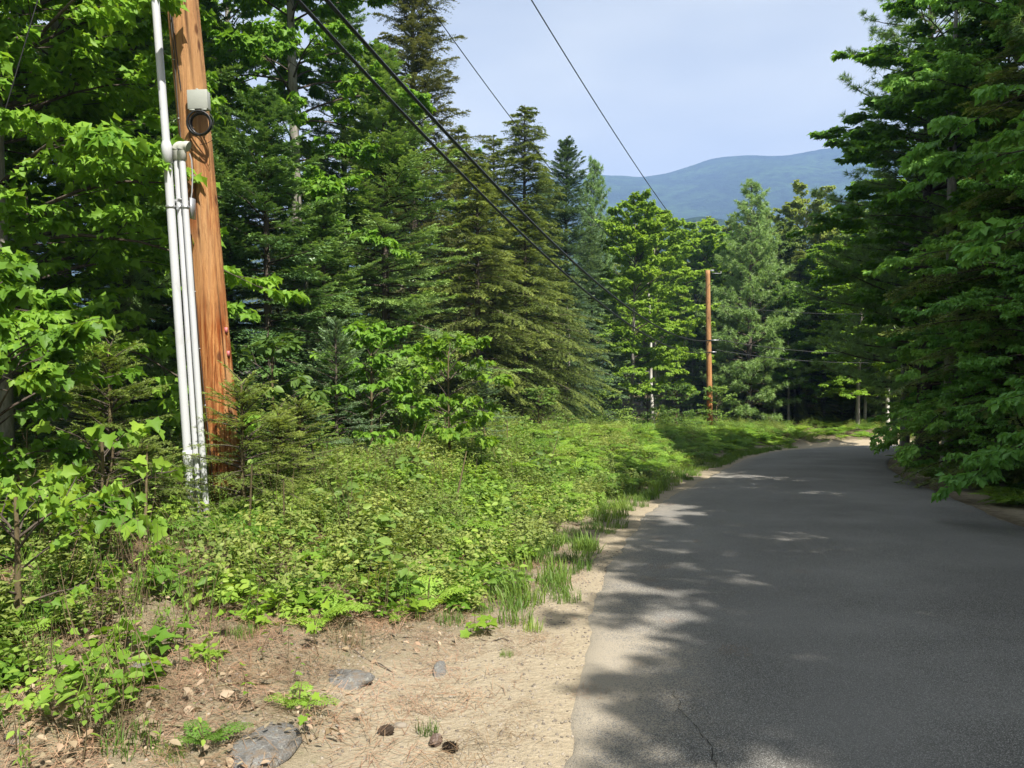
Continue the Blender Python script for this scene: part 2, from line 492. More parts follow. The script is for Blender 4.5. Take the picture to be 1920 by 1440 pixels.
CC = resample(0.5 * (resample(LEFT, 1.0)[np.linspace(0, len(resample(LEFT, 1.0)) - 1, 90).astype(int)] + resample(RIGHT, 1.0)[np.linspace(0, len(resample(RIGHT, 1.0)) - 1, 90).astype(int)]), 0.13)
nC = len(CC)
Lr = resample(LEFT, 0.05); Rr = resample(RIGHT, 0.05)
Lr = Lr[np.linspace(0, len(Lr) - 1, nC).astype(int)]; Rr = Rr[np.linspace(0, len(Rr) - 1, nC).astype(int)]
us = np.concatenate([[0, 0.008, 0.03], np.linspace(0.07, 0.93, 14), [0.97, 0.992, 1.0]])
rv = Lr[:, None] * (1 - us)[None, :, None] + Rr[:, None] * us[None, :, None]
wd = nrm(Rr - Lr)
jl = 0.07 * wob(Lr[:, 0], Lr[:, 1], 21, 2.6) + 0.04 * wob(Lr[:, 0], Lr[:, 1], 22, 8.0) + 0.025 * wob(Lr[:, 0], Lr[:, 1], 25, 22.0)
jr = 0.05 * wob(Rr[:, 0], Rr[:, 1], 23, 3.0) + 0.03 * wob(Rr[:, 0], Rr[:, 1], 24, 9.0)
kL = np.clip(1 - us / 0.07, 0, 1); kR = np.clip(1 - (1 - us) / 0.07, 0, 1)
rv = rv + wd[:, None] * (jl[:, None] * kL[None] + jr[:, None] * kR[None])[..., None]
rz = zbase(rv[..., 0], rv[..., 1]) + 0.012 + 0.05 * (1 - (2 * us - 1) ** 2)[None] + 0.006 * wob(rv[..., 0], rv[..., 1], 31, 1.6)
rz[:, 0] -= 0.035; rz[:, -1] -= 0.035
RVt = np.concatenate([rv, rz[..., None]], -1).reshape(-1, 3)
nu = len(us)
ri = (np.arange(nC - 1)[:, None] * nu + np.arange(nu - 1)[None]).ravel()
rq = np.stack([ri, ri + 1, ri + 1 + nu, ri + nu], 1)
redge = (np.broadcast_to(us, (nC, nu)) * np.linalg.norm(Rr - Lr, axis=1)[:, None]).ravel()
rsand = np.interp(RVt[:, 1], [0, 2.8, 3.6, 4.3, 5.0, 5.8, 6.6, 8, 12, 20, 27, 34], [0.12, 0.22, 0.34, 0.52, 0.58, 0.34, 0.16, 0.10, 0.10, 0.08, 0.2, 0.3])
road = mesh_obj('road', RVt, rq, M['asphalt'], None, {'edge': redge, 'across': np.broadcast_to(us, (nC, nu)).ravel(), 'sand': rsand}, True)
tag(road, 'narrow grey asphalt road bending right into the woods', None, None, 'structure')

# ------------------------------------------------------------------ mountains
def mountain(name, label, prof, Y0, Y1, Yback, base, seed, mat):
    """prof: (photo x, photo y) ridge line seen at depth Y1; the slope falls towards Y0 and behind"""
    pts = np.array([unproj(px, py, Y1) for px, py in prof])
    xs = np.linspace(pts[0, 0], pts[-1, 0], 260)
    zr = np.interp(xs, pts[:, 0], pts[:, 2])
    k = np.ones(9) / 9
    zr = np.convolve(np.pad(zr, 4, 'edge'), k, 'valid')
    vs = np.concatenate([np.linspace(0, 1, 60), 1 + np.linspace(0.03, 1, 24)])
    X, Vv = np.meshgrid(xs, vs)
    Z = np.broadcast_to(zr, X.shape)
    f = np.where(Vv <= 1, smooth(Vv) * 0.45 + 0.55 * Vv ** 1.15, 1 - smooth(Vv - 1))
    Y = np.where(Vv <= 1, Y0 + (Y1 - Y0) * Vv, Y1 + (Yback - Y1) * (Vv - 1))
    side = np.clip(1 - f, 0, 1) * f * 4
    w = wob(X, Y, seed, 0.006) + 0.5 * wob(X, Y, seed + 1, 0.016)
    Zz = base + (Z - base) * f + (Z.max() - base) * 0.055 * w * side + (Y1 * 0.0011) * wob(X, Y, seed + 2, 0.06)
    nxm = len(xs)
    i = (np.arange(len(vs) - 1)[:, None] * nxm + np.arange(nxm - 1)[None]).ravel()
    o = mesh_obj(name, np.stack([X.ravel(), Y.ravel(), Zz.ravel()], 1), np.stack([i, i + 1, i + 1 + nxm, i + nxm], 1), mat, None, None, True)
    return tag(o, label, None, None, 'structure')
def mtn_mat():
    t = NT('forested_slope')
    p = t.pos()
    n = t.noise(0.009, 6, 0.65, p); f = t.noise(0.05, 5, 0.75, p)
    c = t.mix(t.rng(n, 0.40, 0.62), (0.022, 0.045, 0.024), (0.050, 0.095, 0.035))
    c = t.mix(t.rng(f, 0.4, 0.62, 0, 0.85), c, (0.008, 0.016, 0.012))
    return t.done(t.pbsdf(c, 1.0, 0.0, f, 1.0, 8.0))
M['mtn'] = mtn_mat()
mountain('mountain', 'blue hazy forested mountain ridge beyond the trees',
         [(100, 470), (500, 420), (760, 372), (900, 350), (1000, 333), (1060, 338), (1105, 326), (1140, 325), (1172, 333), (1220, 332), (1252, 327), (1300, 308), (1345, 295), (1385, 290), (1430, 292),
          (1475, 294), (1505, 286), (1530, 279), (1560, 276), (1640, 268), (1760, 285), (1900, 320), (2200, 400), (2600, 480)], 650, 1750, 2600, -14, 41, M['mtn'])
mountain('foothill', 'greener low foothill in front of the mountain',
         [(600, 520), (1000, 470), (1180, 440), (1270, 415), (1310, 404), (1360, 412), (1500, 440), (1800, 500)], 330, 560, 760, -13, 51, M['mtn'])

# air: pale even haze round the whole scene
hz = MB(); hz.box((0, 1280, 226), (6500, 3100, 500))
tv = NT('haze_air')
pv = tv.n.new('ShaderNodeVolumePrincipled')
pv.inputs['Color'].default_value = (0.35, 0.54, 1.0, 1)
pv.inputs['Density'].default_value = 0.00046
pv.inputs['Anisotropy'].default_value = 0.0
tv.l.new(pv.outputs[0], tv.out.inputs['Volume'])
haze = hz.build('haze', tv.m)
tag(haze, 'pale summer haze filling the air', None, None, 'stuff')

# ------------------------------------------------------------------ leaf templates (x along the leaf, z up)
def mk_leaf(outline, centre, fold=0.18, droop=0.22):
    o = np.array(outline, float)
    full = np.vstack([o, (o[1:-1] * [1, -1])[::-1]])
    v = np.vstack([[centre, 0], full])
    z = fold * np.abs(v[:, 1]) - droop * v[:, 0] ** 2
    z[0] -= 0.04
    n = len(full)
    f = np.array([[0, 1 + i, 1 + (i + 1) % n] for i in range(n)])[:, ::-1]
    return np.column_stack([v, z]), f
LEAF_MAPLE = mk_leaf([(0, 0), (-0.07, 0.17), (-0.10, 0.40), (0.08, 0.40), (0.22, 0.37), (0.40, 0.55), (0.50, 0.43), (0.54, 0.25), (0.72, 0.24), (1.0, 0)], 0.28, 0.22, 0.34)
LEAF_MAPLE_MID = mk_leaf([(0, 0), (-0.07, 0.36), (0.2, 0.33), (0.43, 0.50), (0.57, 0.24), (1.0, 0)], 0.28, 0.22, 0.32)
LEAF_STAR = (np.array([[0, 0, 0], [0.42, 0.5, 0.05], [0.57, 0.24, 0], [1, 0, -0.25], [0.57, -0.24, 0], [0.42, -0.5, 0.05]]), np.array([[0, 2, 1], [0, 4, 3], [0, 3, 2], [0, 5, 4]]))
LEAF_OVAL = mk_leaf([(0, 0), (0.18, 0.20), (0.45, 0.29), (0.75, 0.18), (1.0, 0)], 0.42, 0.25, 0.25)
LEAF_DIA = (np.array([[0, 0, 0], [0.45, 0.30, 0.06], [1, 0, -0.16], [0.45, -0.30, 0.06]]), np.array([[0, 2, 1], [0, 3, 2]]))
LEAF_NARROW = (np.array([[0, 0, 0], [0.45, 0.13, 0.03], [1, 0, -0.12], [0.45, -0.13, 0.03]]), np.array([[0, 2, 1], [0, 3, 2]]))

UP = np.array([0, 0, 1.0])

def along(P, bi, s):
    """points and tangents at fraction s on polylines P[bi]"""
    k = P.shape[1]
    f = np.clip(s, 0, 0.9999) * (k - 1)
    i = f.astype(int); w = (f - i)[:, None]
    a, b = P[bi, i], P[bi, i + 1]
    return a * (1 - w) + b * w, nrm(b - a)

def spawn(rng, P, T, L, n, s0, s1, ang, up, jit, lmin, lk):
    """side shoots from straight parents: returns origin, direction, length, parent fraction"""
    bi = np.repeat(np.arange(len(P)), n)
    s = rng.uniform(s0, s1, len(bi))
    o = P[bi] + T[bi] * (L[bi] * s)[:, None]
    lat = nrm(np.cross(T[bi], UP) + 1e-6)
    sd = np.where(rng.rand(len(bi)) < 0.5, 1.0, -1.0)
    a = rng.uniform(ang[0], ang[1], len(bi))
    d = T[bi] * np.cos(a)[:, None] + lat * (sd * np.sin(a))[:, None] + UP * rng.uniform(up[0], up[1], len(bi))[:, None] + rng.normal(0, jit, (len(bi), 3))
    ln = lmin + lk * L[bi] * (1.05 - s) * rng.uniform(0.7, 1.2, len(bi))
    return o, nrm(d), ln, bi

def trunk_mesh(rng, H, r0, bend=0.02, sides=9, top=0.01, k=18):
    s = np.linspace(0, 1, k)
    bx, by = rng.uniform(-bend, bend, 2) * H
    P = np.stack([bx * np.sin(s * 2.6) * s, by * np.sin(s * 2.1 + 0.4) * s, H * s], 1)
    r = r0 * (1 - s) ** 0.85 + top
    r = r * (1 + 0.45 * np.exp(-s * H / 0.22)) * (1 + rng.normal(0, 0.03, k))
    P[0, 2] -= 0.35
    return P, r

# ------------------------------------------------------------------ tree builders (each makes a thing: trunk, branches, crown)
def make_conifer(name, label, cat, loc, seed, H, hb, R, mat, gap=0.30, per=6, el=(-0.15, 0.75), droop=0.30, tipup=0.10, tw_gap=0.075, tw_len=0.40,
                 blade=(0.045, 0.020), nbl=14, pw=0.72, tw_ang=(0.75, 1.15), trunk_r=0.09, bark='bark', twdroop=0.25, gaps=0.0, group=None, lean=0.0):
    rng = np.random.RandomState(seed)
    root = empty(name, loc)
    tag(root, label, cat, group)
    P, r = trunk_mesh(rng, H, trunk_r, 0.006 + lean)
    mb = MB(); mb.tubes(P, r, 9); mb.build('trunk', M[bark], root, None, True)
    zs, z = [], hb
    while z < H * 0.985:
        t = (z - hb) / (H - hb)
        zs.append(z); z += gap * (1.05 - 0.65 * t) * rng.uniform(0.8, 1.2)
    Z0, AZ, LL, EL = [], [], [], []
    for z in zs:
        t = (z - hb) / (H - hb)
        n = per + rng.randint(-1, 2)
        a0 = rng.uniform(0, 6.283)
        for i in range(n):
            if rng.rand() < gaps: continue
            Z0.append(z + rng.uniform(-0.1, 0.1)); AZ.append(a0 + 6.283 * i / n + rng.normal(0, 0.2))
            if rng.rand() < 0.07: continue_len = 0.45
            else: continue_len = 1.0
            LL.append((R * (1 - t) ** pw * (0.75 + 0.25 * min(1, t * 6)) + 0.10) * rng.uniform(0.62, 1.16) * continue_len * (1 + 0.20 * math.sin(2 * AZ[-1] + 1.7 * z + seed) + 0.10 * math.sin(3 * AZ[-1] - 3.1 * z)))
            EL.append(el[0] + (el[1] - el[0]) * t ** 1.3 + rng.normal(0, 0.10))
    Z0, AZ, LL, EL = map(np.array, (Z0, AZ, LL, EL))
    nb = len(Z0); K = 7
    s = np.linspace(0, 1, K)[None]
    dr = droop * rng.uniform(0.6, 1.3, nb)[:, None]
    rad = LL[:, None] * s * np.cos(EL)[:, None]
    zz = Z0[:, None] + LL[:, None] * (np.sin(EL)[:, None] * s - dr * s ** 2 + tipup * s ** 4)
    az = AZ[:, None] + rng.normal(0, 0.12, nb)[:, None] * s
    tx = np.interp(Z0, P[:, 2], P[:, 0])[:, None]; ty = np.interp(Z0, P[:, 2], P[:, 1])[:, None]
    B = np.stack([tx + rad * np.cos(az), ty + rad * np.sin(az), zz], -1)
    mb = MB(); mb.tubes(B[:, ::2], (0.006 + 0.010 * LL[:, None]) * (1.05 - s[:, ::2]), 3)
    mb.build('branches', M['twig'], root)
    n_tw = np.maximum(5, (LL / tw_gap).astype(int)) * 2
    bi = np.repeat(np.arange(nb), n_tw)
    sf = rng.uniform(0.10, 1.0, len(bi)) ** 0.85
    o, T = along(B, bi, sf)
    lat = nrm(np.cross(T, UP) + 1e-6)
    sd = np.where(rng.rand(len(bi)) < 0.5, 1.0, -1.0)
    a = rng.uniform(tw_ang[0], tw_ang[1], len(bi)) * (1.0 - 0.55 * (sf > 0.93))
    D = nrm(T * np.cos(a)[:, None] + lat * (sd * np.sin(a))[:, None] + rng.normal(0, 0.10, (len(bi), 3)))
    ln = np.clip((0.10 + tw_len * (1.02 - sf)) * np.sqrt(LL[bi]) * rng.uniform(0.7, 1.2, len(bi)), 0.07, 0.85)
    j = np.arange(nbl)
    u = (j[None] + rng.uniform(0.1, 0.9, (len(bi), nbl))) / nbl
    pos = o[:, None] + D[:, None] * (ln[:, None] * u)[..., None] - UP * (twdroop * ln[:, None] * u ** 2)[..., None]
    lat2 = nrm(np.cross(D, UP) + 1e-6)
    roll = rng.normal(0, 0.45, u.shape)
    up2 = np.cross(lat2, D)
    sdj = np.where((j % 2 == 0), 1.0, -1.0)[None]
    side = lat2[:, None] * (sdj * np.cos(roll))[..., None] + up2[:, None] * np.sin(roll)[..., None]
    bd = nrm(D[:, None] * 0.62 + side * 0.78)
    bl = blade[0] * rng.uniform(0.7, 1.25, u.shape) * (1.08 - 0.45 * u)
    hw = (blade[1] * 0.5)
    v = np.stack([pos - D[:, None] * hw, pos + D[:, None] * hw, pos + bd * bl[..., None]], 2)
    tipv = np.repeat((np.clip((sf[:, None] - 0.55) / 0.45, 0, 1) * 0.55 + 0.45 * u) * rng.uniform(0.4, 1, u.shape), 3, axis=1).reshape(-1)
    v = v.reshape(-1, 3)
    tipv = np.repeat(((np.clip((sf[:, None] - 0.5) / 0.5, 0, 1) * u) * rng.uniform(0.5, 1.0, u.shape)).ravel(), 3)
    f = np.arange(len(v)).reshape(-1, 3)
    c = mesh_obj('crown', v, f, M[mat], root, {'tip': tipv})
    return root

def make_pine(name, label, cat, loc, seed, H, hb, R, gap=0.55, per=5, el=(0.05, 0.75), needles=26, nl=0.12, nw=0.008, prof=0.65, trunk_r=0.14, tuft_gap=0.16, group=None, mat='pine', bark='bark', gaps=0.1):
    rng = np.random.RandomState(seed)
    root = empty(name, loc); tag(root, label, cat, group)
    P, r = trunk_mesh(rng, H, trunk_r, 0.01)
    mb = MB(); mb.tubes(P, r, 9); mb.build('trunk', M[bark], root, None, True)
    Z0, AZ, LL, EL = [], [], [], []
    z = hb
    while z < H * 0.98:
        t = (z - hb) / (H - hb)
        n = per + rng.randint(-1, 2); a0 = rng.uniform(0, 6.28)
        for i in range(n):
            if rng.rand() < gaps: continue
            Z0.append(z + rng.normal(0, 0.05)); AZ.append(a0 + 6.283 * i / n + rng.normal(0, 0.2))
            LL.append((R * (1 - t) ** prof * (0.7 + 0.3 * min(1, t * 5)) + 0.15) * rng.uniform(0.6, 1.15))
            EL.append(el[0] + (el[1] - el[0]) * t + rng.normal(0, 0.12))
        z += gap * rng.uniform(0.8, 1.2) * (1.1 - 0.5 * t)
    Z0, AZ, LL, EL = map(np.array, (Z0, AZ, LL, EL)); nb = len(Z0); K = 7
    s = np.linspace(0, 1, K)[None]
    rad = LL[:, None] * s * np.cos(EL)[:, None]
    zz = Z0[:, None] + LL[:, None] * (np.sin(EL)[:, None] * s - 0.16 * s ** 2 + 0.22 * s ** 3)
    az = AZ[:, None] + rng.normal(0, 0.2, nb)[:, None] * s
    B = np.stack([rad * np.cos(az), rad * np.sin(az), zz], -1)
    mb = MB(); mb.tubes(B, (0.008 + 0.011 * LL[:, None]) * (1.06 - s), 4)
    nsub = np.maximum(4, (LL / 0.17).astype(int))
    bi = np.repeat(np.arange(nb), nsub)
    sf = rng.uniform(0.28, 1.0, len(bi))
    o, T = along(B, bi, sf)
    lat = nrm(np.cross(T, UP)); sd = np.where(rng.rand(len(bi)) < 0.5, 1.0, -1.0)
    a = rng.uniform(0.5, 1.0, len(bi)) * (sf < 0.96)
    D = nrm(T * np.cos(a)[:, None] + lat * (sd * np.sin(a))[:, None] + UP * rng.uniform(0.05, 0.35, len(bi))[:, None])
    ln = np.clip((0.12 + 0.42 * (1.05 - sf)) * LL[bi] ** 0.7 * rng.uniform(0.6, 1.2, len(bi)), 0.10, 1.2)
    mb.tubes(np.stack([o, o + D * ln[:, None]], 1), np.stack([0.004 + 0.004 * ln, np.full(len(ln), 0.003)], 1), 3)
    mb.build('branches', M['twig'], root)
    nt = np.maximum(2, (ln / tuft_gap).astype(int) + 1)
    ti = np.repeat(np.arange(len(o)), nt)
    u = 1 - rng.uniform(0, 0.85, len(ti)) ** 1.3
    tp = o[ti] + D[ti] * (ln[ti] * u)[:, None] + rng.normal(0, 0.035, (len(ti), 3))
    td = nrm(D[ti] + UP * 0.3 + rng.normal(0, 0.35, (len(ti), 3)))
    nd = nrm(td[:, None] * 0.75 + nrm(rng.normal(0, 1, (len(ti), needles, 3))) * 0.85)
    L = nl * rng.uniform(0.75, 1.2, (len(ti), needles))
    w = nrm(np.cross(nd, rng.normal(0, 1, nd.shape))) * (nw * 0.5)
    base = tp[:, None]
    tipp = base + nd * L[..., None]; tipp[..., 2] -= 0.18 * L
    v = np.stack([base - w, base + w, tipp], 2).reshape(-1, 3)
    tipa = np.repeat(np.broadcast_to(rng.uniform(0, 1, (len(ti), 1)) * 0.7, L.shape).ravel(), 3)
    mesh_obj('crown', v, np.arange(len(v)).reshape(-1, 3), M[mat], root, {'tip': tipa})
    return root

def decid_leaves(rng, H, hb, R, nlimb, leaves, prof, el, sub_k=4.2, ntw=5, P=None, flat=0.25, limb_curve=0.25, s_in=0.15):
    """limbs (B, radii), sub shoots, leaf frames"""
    t = np.sort(rng.uniform(0, 1, nlimb)) ** 0.9
    z0 = hb + (H * 0.94 - hb) * t
    AZ = np.arange(nlimb) * 2.39996 + rng.normal(0, 0.3, nlimb)
    LL = (R * prof(t) + 0.12) * rng.uniform(0.65, 1.15, nlimb)
    EL = el[0] + (el[1] - el[0]) * t + rng.normal(0, 0.12, nlimb)
    K = 6; s = np.linspace(0, 1, K)[None]
    rad = LL[:, None] * s * np.cos(EL)[:, None]
    zz = z0[:, None] + LL[:, None] * (np.sin(EL)[:, None] * s + limb_curve * (s - s ** 2) - 0.12 * s ** 3)
    az = AZ[:, None] + rng.normal(0, 0.25, nlimb)[:, None] * s
    tx = np.interp(z0, P[:, 2], P[:, 0])[:, None]; ty = np.interp(z0, P[:, 2], P[:, 1])[:, None]
    B = np.stack([tx + rad * np.cos(az), ty + rad * np.sin(az), zz], -1)
    n = np.maximum(4, (LL * sub_k).astype(int))
    bi = np.repeat(np.arange(nlimb), n)
    sf = s_in + (1 - s_in) * rng.uniform(0, 1.0, len(bi)) ** 0.8
    o, T = along(B, bi, sf)
    lat = nrm(np.cross(T, UP)); sd = np.where(rng.rand(len(bi)) < 0.5, 1.0, -1.0)
    a = rng.uniform(0.45, 1.15, len(bi)) * (sf < 0.95)
    D = nrm(T * np.cos(a)[:, None] + lat * (sd * np.sin(a))[:, None] + UP * rng.uniform(-0.1, 0.35, len(bi))[:, None])
    ln = np.clip((0.15 + 0.42 * (1.05 - sf)) * LL[bi] ** 0.8 * rng.uniform(0.6, 1.2, len(bi)), 0.15, 1.6)
    to, td, tl, tb = spawn(rng, o, D, ln, ntw, 0.15, 1.0, (0.3, 1.0), (-0.15, 0.25), 0.1, 0.12, 0.35)
    k = len(to)
    u = (np.arange(leaves)[None] + rng.uniform(0, 1, (k, leaves))) / leaves
    lp = to[:, None] + td[:, None] * (tl[:, None] * u)[..., None]
    lat2 = nrm(np.cross(td, UP))
    sdj = np.where(np.arange(leaves) % 2 == 0, 1.0, -1.0)[None] * np.ones((k, 1))
    la = rng.uniform(0.3, 1.2, (k, leaves))
    ld = td[:, None] * np.cos(la)[..., None] + lat2[:, None] * (sdj * np.sin(la))[..., None] + rng.normal(0, 0.18, (k, leaves, 3))
    ld[..., 2] -= rng.uniform(0.15, 1.15, (k, leaves))
    nr = UP + rng.normal(0, flat, (k, leaves, 3))
    return B, LL, (o, D, ln), (to, td, tl), lp.reshape(-1, 3), nrm(ld.reshape(-1, 3)), nr.reshape(-1, 3)

def make_broadleaf(name, label, cat, loc, seed, H, hb, R, mat, nlimb=34, leaves=8, tpl=LEAF_STAR, size=0.13, bark='bark_grey', trunk_r=0.10, prof=None, el=(0.0, 1.0),
                   sub_k=4.2, ntw=5, flat=0.5, group=None, bend=0.015, part_leaves=0, smin=0.5, ptpl=None, s_in=0.15):
    rng = np.random.RandomState(seed)
    root = empty(name, loc); tag(root, label, cat, group)
    P, r = trunk_mesh(rng, H, trunk_r, bend)
    mb = MB(); mb.tubes(P, r, 10); mb.build('trunk', M[bark], root, None, True)
    prof = prof or (lambda t: np.sqrt(np.clip(1 - (1.25 * t - 0.35) ** 2, 0.02, 1)))
    B, LL, (o, D, ln), (to, td, tl), lp, ld, nr = decid_leaves(rng, H, hb, R, nlimb, leaves, prof, el, sub_k, ntw, P, flat, s_in=s_in)
    mb = MB()
    s = np.linspace(0, 1, B.shape[1])[None]
    mb.tubes(B, (0.004 + 0.0085 * LL[:, None]) * (1.06 - s), 5)
    mb.tubes(np.stack([o, o + D * ln[:, None]], 1), np.stack([0.004 + 0.004 * ln, np.full(len(ln), 0.003)], 1), 3)
    mb.build('branches', M['twig'] if bark != 'birch_bark' else M['bark_grey'], root)
    sz = size * rng.uniform(smin, 1.2, len(lp))
    if part_leaves:
        # the leaves that show largest: nearest the camera
        wp = lp + np.array(loc)
        order = np.argsort(np.linalg.norm(wp - np.array([0, 0, EYE]), axis=1))
        near = np.zeros(len(lp), bool); near[order[:part_leaves]] = True
        lm = None
        Mx = frames(ld, nr)
        from mathutils import Matrix
        for i in order[:part_leaves]:
            if lm is None:
                ob = mesh_obj('leaf', (ptpl or tpl)[0], (ptpl or tpl)[1], M[mat], root); lm = ob.data
            else:
                ob = bpy.data.objects.new('leaf', lm); col.objects.link(ob); ob.parent = root
            m4 = Matrix([[*(Mx[i, a] * sz[i]), lp[i, a]] for a in range(3)] + [[0, 0, 0, 1]])
            ob.matrix_local = m4
        lp, ld, nr, sz = lp[~near], ld[~near], nr[~near], sz[~near]
    mb = MB()
    mb.tpl(tpl[0], tpl[1], lp, frames(ld, nr), sz)
    if mb.n: tag(mb.build('crown', M[mat], root), kind='stuff' if part_leaves else None)
    return root

def at(px, Y):
    """ground point under photo column px at depth Y"""
    x = (px - 960.0) / FPX * (Y * 1.0)
    return (x, Y, gz1(x, Y) - 0.03)

# ------------------------------------------------------------------ trees: left side, front row
FIR = dict(gap=0.25, per=7, el=(-0.08, 0.75), droop=0.22, tipup=0.14, tw_gap=0.06, tw_len=0.46, blade=(0.062, 0.034), nbl=14, tw_ang=(0.7, 1.05), twdroop=0.10)
HEM = dict(gap=0.23, per=6, el=(-0.05, 0.65), droop=0.34, tipup=0.03, tw_gap=0.062, tw_len=0.50, blade=(0.060, 0.032), nbl=14, tw_ang=(0.6, 1.1), twdroop=0.28)

maple0 = make_broadleaf('maple_tree', 'large light green maple with layered lobed leaves filling the left edge of the roadside', 'tree', at(10, 8.3), 101, 9.2, 0.7, 2.5, 'maple',
                        nlimb=100, leaves=8, tpl=LEAF_STAR, ptpl=LEAF_MAPLE_MID, size=0.12, sub_k=6.4, ntw=7, el=(-0.1, 0.9), trunk_r=0.06, part_leaves=300, s_in=0.05)
mapleS = make_broadleaf('maple_sapling', 'maple sapling with big pointed leaves at the lower left edge of the verge', 'sapling', at(-30, 5.3), 102, 2.1, 0.35, 0.72, 'maple_bright',
                        nlimb=24, leaves=7, tpl=LEAF_MAPLE, size=0.098, sub_k=4.4, ntw=3, el=(0.1, 1.0), trunk_r=0.018, bark='stem', part_leaves=290)
pineS = make_pine('pine_sapling', 'small soft blue green pine in the shade behind the white conduits', 'sapling', at(225, 9.6), 103, 2.9, 0.3, 1.0, gap=0.35, per=6, needles=30, nl=0.14, nw=0.007, tuft_gap=0.07, trunk_r=0.03)
firA = make_conifer('fir_tree', 'tall dark fir with open top behind the large maple and the conduits', 'tree', at(250, 13.5), 104, 12.5, 0.6, 2.5, 'fir', trunk_r=0.14, gaps=0.12, **dict(FIR, tw_gap=0.072, nbl=13, blade=(0.07, 0.038)))
mapleB = make_broadleaf('maple_tree', 'maple with fresh green leaves and pale grey trunk standing behind the wooden pole', 'tree', at(565, 14.5), 105, 13.5, 3.6, 1.95, 'maple',
                        nlimb=70, leaves=9, tpl=LEAF_STAR, size=0.135, trunk_r=0.12, el=(-0.05, 0.9), sub_k=5.6, ntw=7)
firB = make_conifer('fir_tree', 'dense dark green fir just right of the wooden pole', 'tree', at(505, 12.0), 106, 5.6, 0.8, 1.75, 'fir', trunk_r=0.08, **FIR)
firC = make_conifer('fir_tree', 'broad layered dark green fir in the middle of the left row', 'tree', at(725, 15.0), 107, 7.6, 0.5, 2.45, 'fir', trunk_r=0.10, **FIR)
hemA = make_conifer('hemlock_tree', 'tallest brownish conifer with ragged spire rising into the sky', 'tree', at(780, 21.5), 108, 13.4, 1.0, 2.5, 'cedar', trunk_r=0.17, gaps=0.10, pw=0.48,
                    gap=0.26, per=6, el=(0.15, 0.95), droop=0.35, tipup=0.05, tw_gap=0.073, tw_len=0.55, blade=(0.072, 0.040), nbl=13, tw_ang=(0.5, 1.0), twdroop=0.4)
hemB = make_conifer('hemlock_tree', 'yellowish green hemlock with drooping twigs below the two thick cables', 'tree', at(895, 19.5), 109, 7.0, 0.4, 2.2, 'hemlock', trunk_r=0.09, **HEM)
hemC = make_conifer('hemlock_tree', 'pointed olive hemlock with nodding top right of the tallest spire', 'tree', at(985, 24.5), 110, 10.4, 0.5, 2.3, 'hemlock', trunk_r=0.12, pw=0.6, **dict(HEM, tw_gap=0.072, nbl=13, blade=(0.068, 0.037)))
sprA = make_conifer('spruce_tree', 'slim blue green spruce with straight spire next to the bright birch', 'tree', at(1060, 28.5), 111, 10.9, 0.5, 2.1, 'spruce', pw=0.62, trunk_r=0.11,
                    gap=0.26, per=7, el=(-0.1, 0.8), droop=0.25, tipup=0.12, tw_gap=0.065, tw_len=0.5, blade=(0.068, 0.038), nbl=12, tw_ang=(0.7, 1.0), twdroop=0.15)
pineA = make_pine('pine_tree', 'grey green white pine with layered soft boughs behind the far pole', 'tree', at(1405, 46), 112, 14.2, 0.7, 3.9, gap=0.5, per=7, needles=18, nl=0.24, nw=0.030, tuft_gap=0.17, trunk_r=0.18, gaps=0.05)
birA = make_broadleaf('birch_tree', 'bright yellow green birch with a pale slender trunk left of the far pole', 'tree', at(1185, 33), 113, 10.1, 1.6, 2.1, 'birch', nlimb=80, leaves=10, tpl=LEAF_DIA, size=0.145, ntw=9,
                      bark='bark_grey', trunk_r=0.08, el=(0.1, 1.1), sub_k=5.6)
olvA = make_broadleaf('oak_tree', 'olive brown crowned broadleaf tree at the bend below the mountain', 'tree', at(1510, 55), 114, 15.2, 1.4, 4.5, 'olive', nlimb=80, leaves=9, tpl=LEAF_DIA, size=0.23, ntw=9, trunk_r=0.18, el=(0.0, 1.0), sub_k=4.0)
# ------------------------------------------------------------------ right side
pineR = make_pine('pine_tree', 'big white pine on the right with long boughs reaching out against the sky', 'tree', at(1735, 22.5), 115, 17.0, 2.5, 4.3, gap=0.55, per=6, needles=18, nl=0.19, nw=0.018, tuft_gap=0.15, trunk_r=0.22, el=(0.1, 0.55), gaps=0.12)
mapR = make_broadleaf('maple_tree', 'tall shaded maple with sunlit top leaves leaning over the right road edge', 'tree', at(1975, 17.5), 116, 14.0, 0.8, 3.6, 'shade', nlimb=96, leaves=9, tpl=LEAF_DIA, size=0.14, trunk_r=0.15, sub_k=4.8, ntw=8, el=(-0.2, 0.9))
hemR = make_conifer('hemlock_tree', 'dark hemlock with low boughs in the shade on the right bank', 'tree', at(1850, 26.0), 117, 12.0, 0.3, 3.0, 'hemlock', trunk_r=0.15, **dict(HEM, tw_gap=0.085, nbl=12, blade=(0.075, 0.042)))
beeR = make_broadleaf('beech_tree', 'low spreading beech with shaded leaves overhanging the right road edge', 'tree', at(2030, 14.4), 118, 6.5, 0.3, 2.5, 'shade', nlimb=64, leaves=10, tpl=LEAF_DIA, size=0.10, trunk_r=0.06, sub_k=6.0, ntw=8, el=(-0.25, 0.8))

rt = random.Random(5)
def put(src, px, Y, s, label, group=None, cat='tree', rz=None, sxy=1.0):
    return dup(src, at(px, Y), rt.uniform(0, 6.28) if rz is None else rz, (s * sxy, s * sxy, s), label, group, cat)

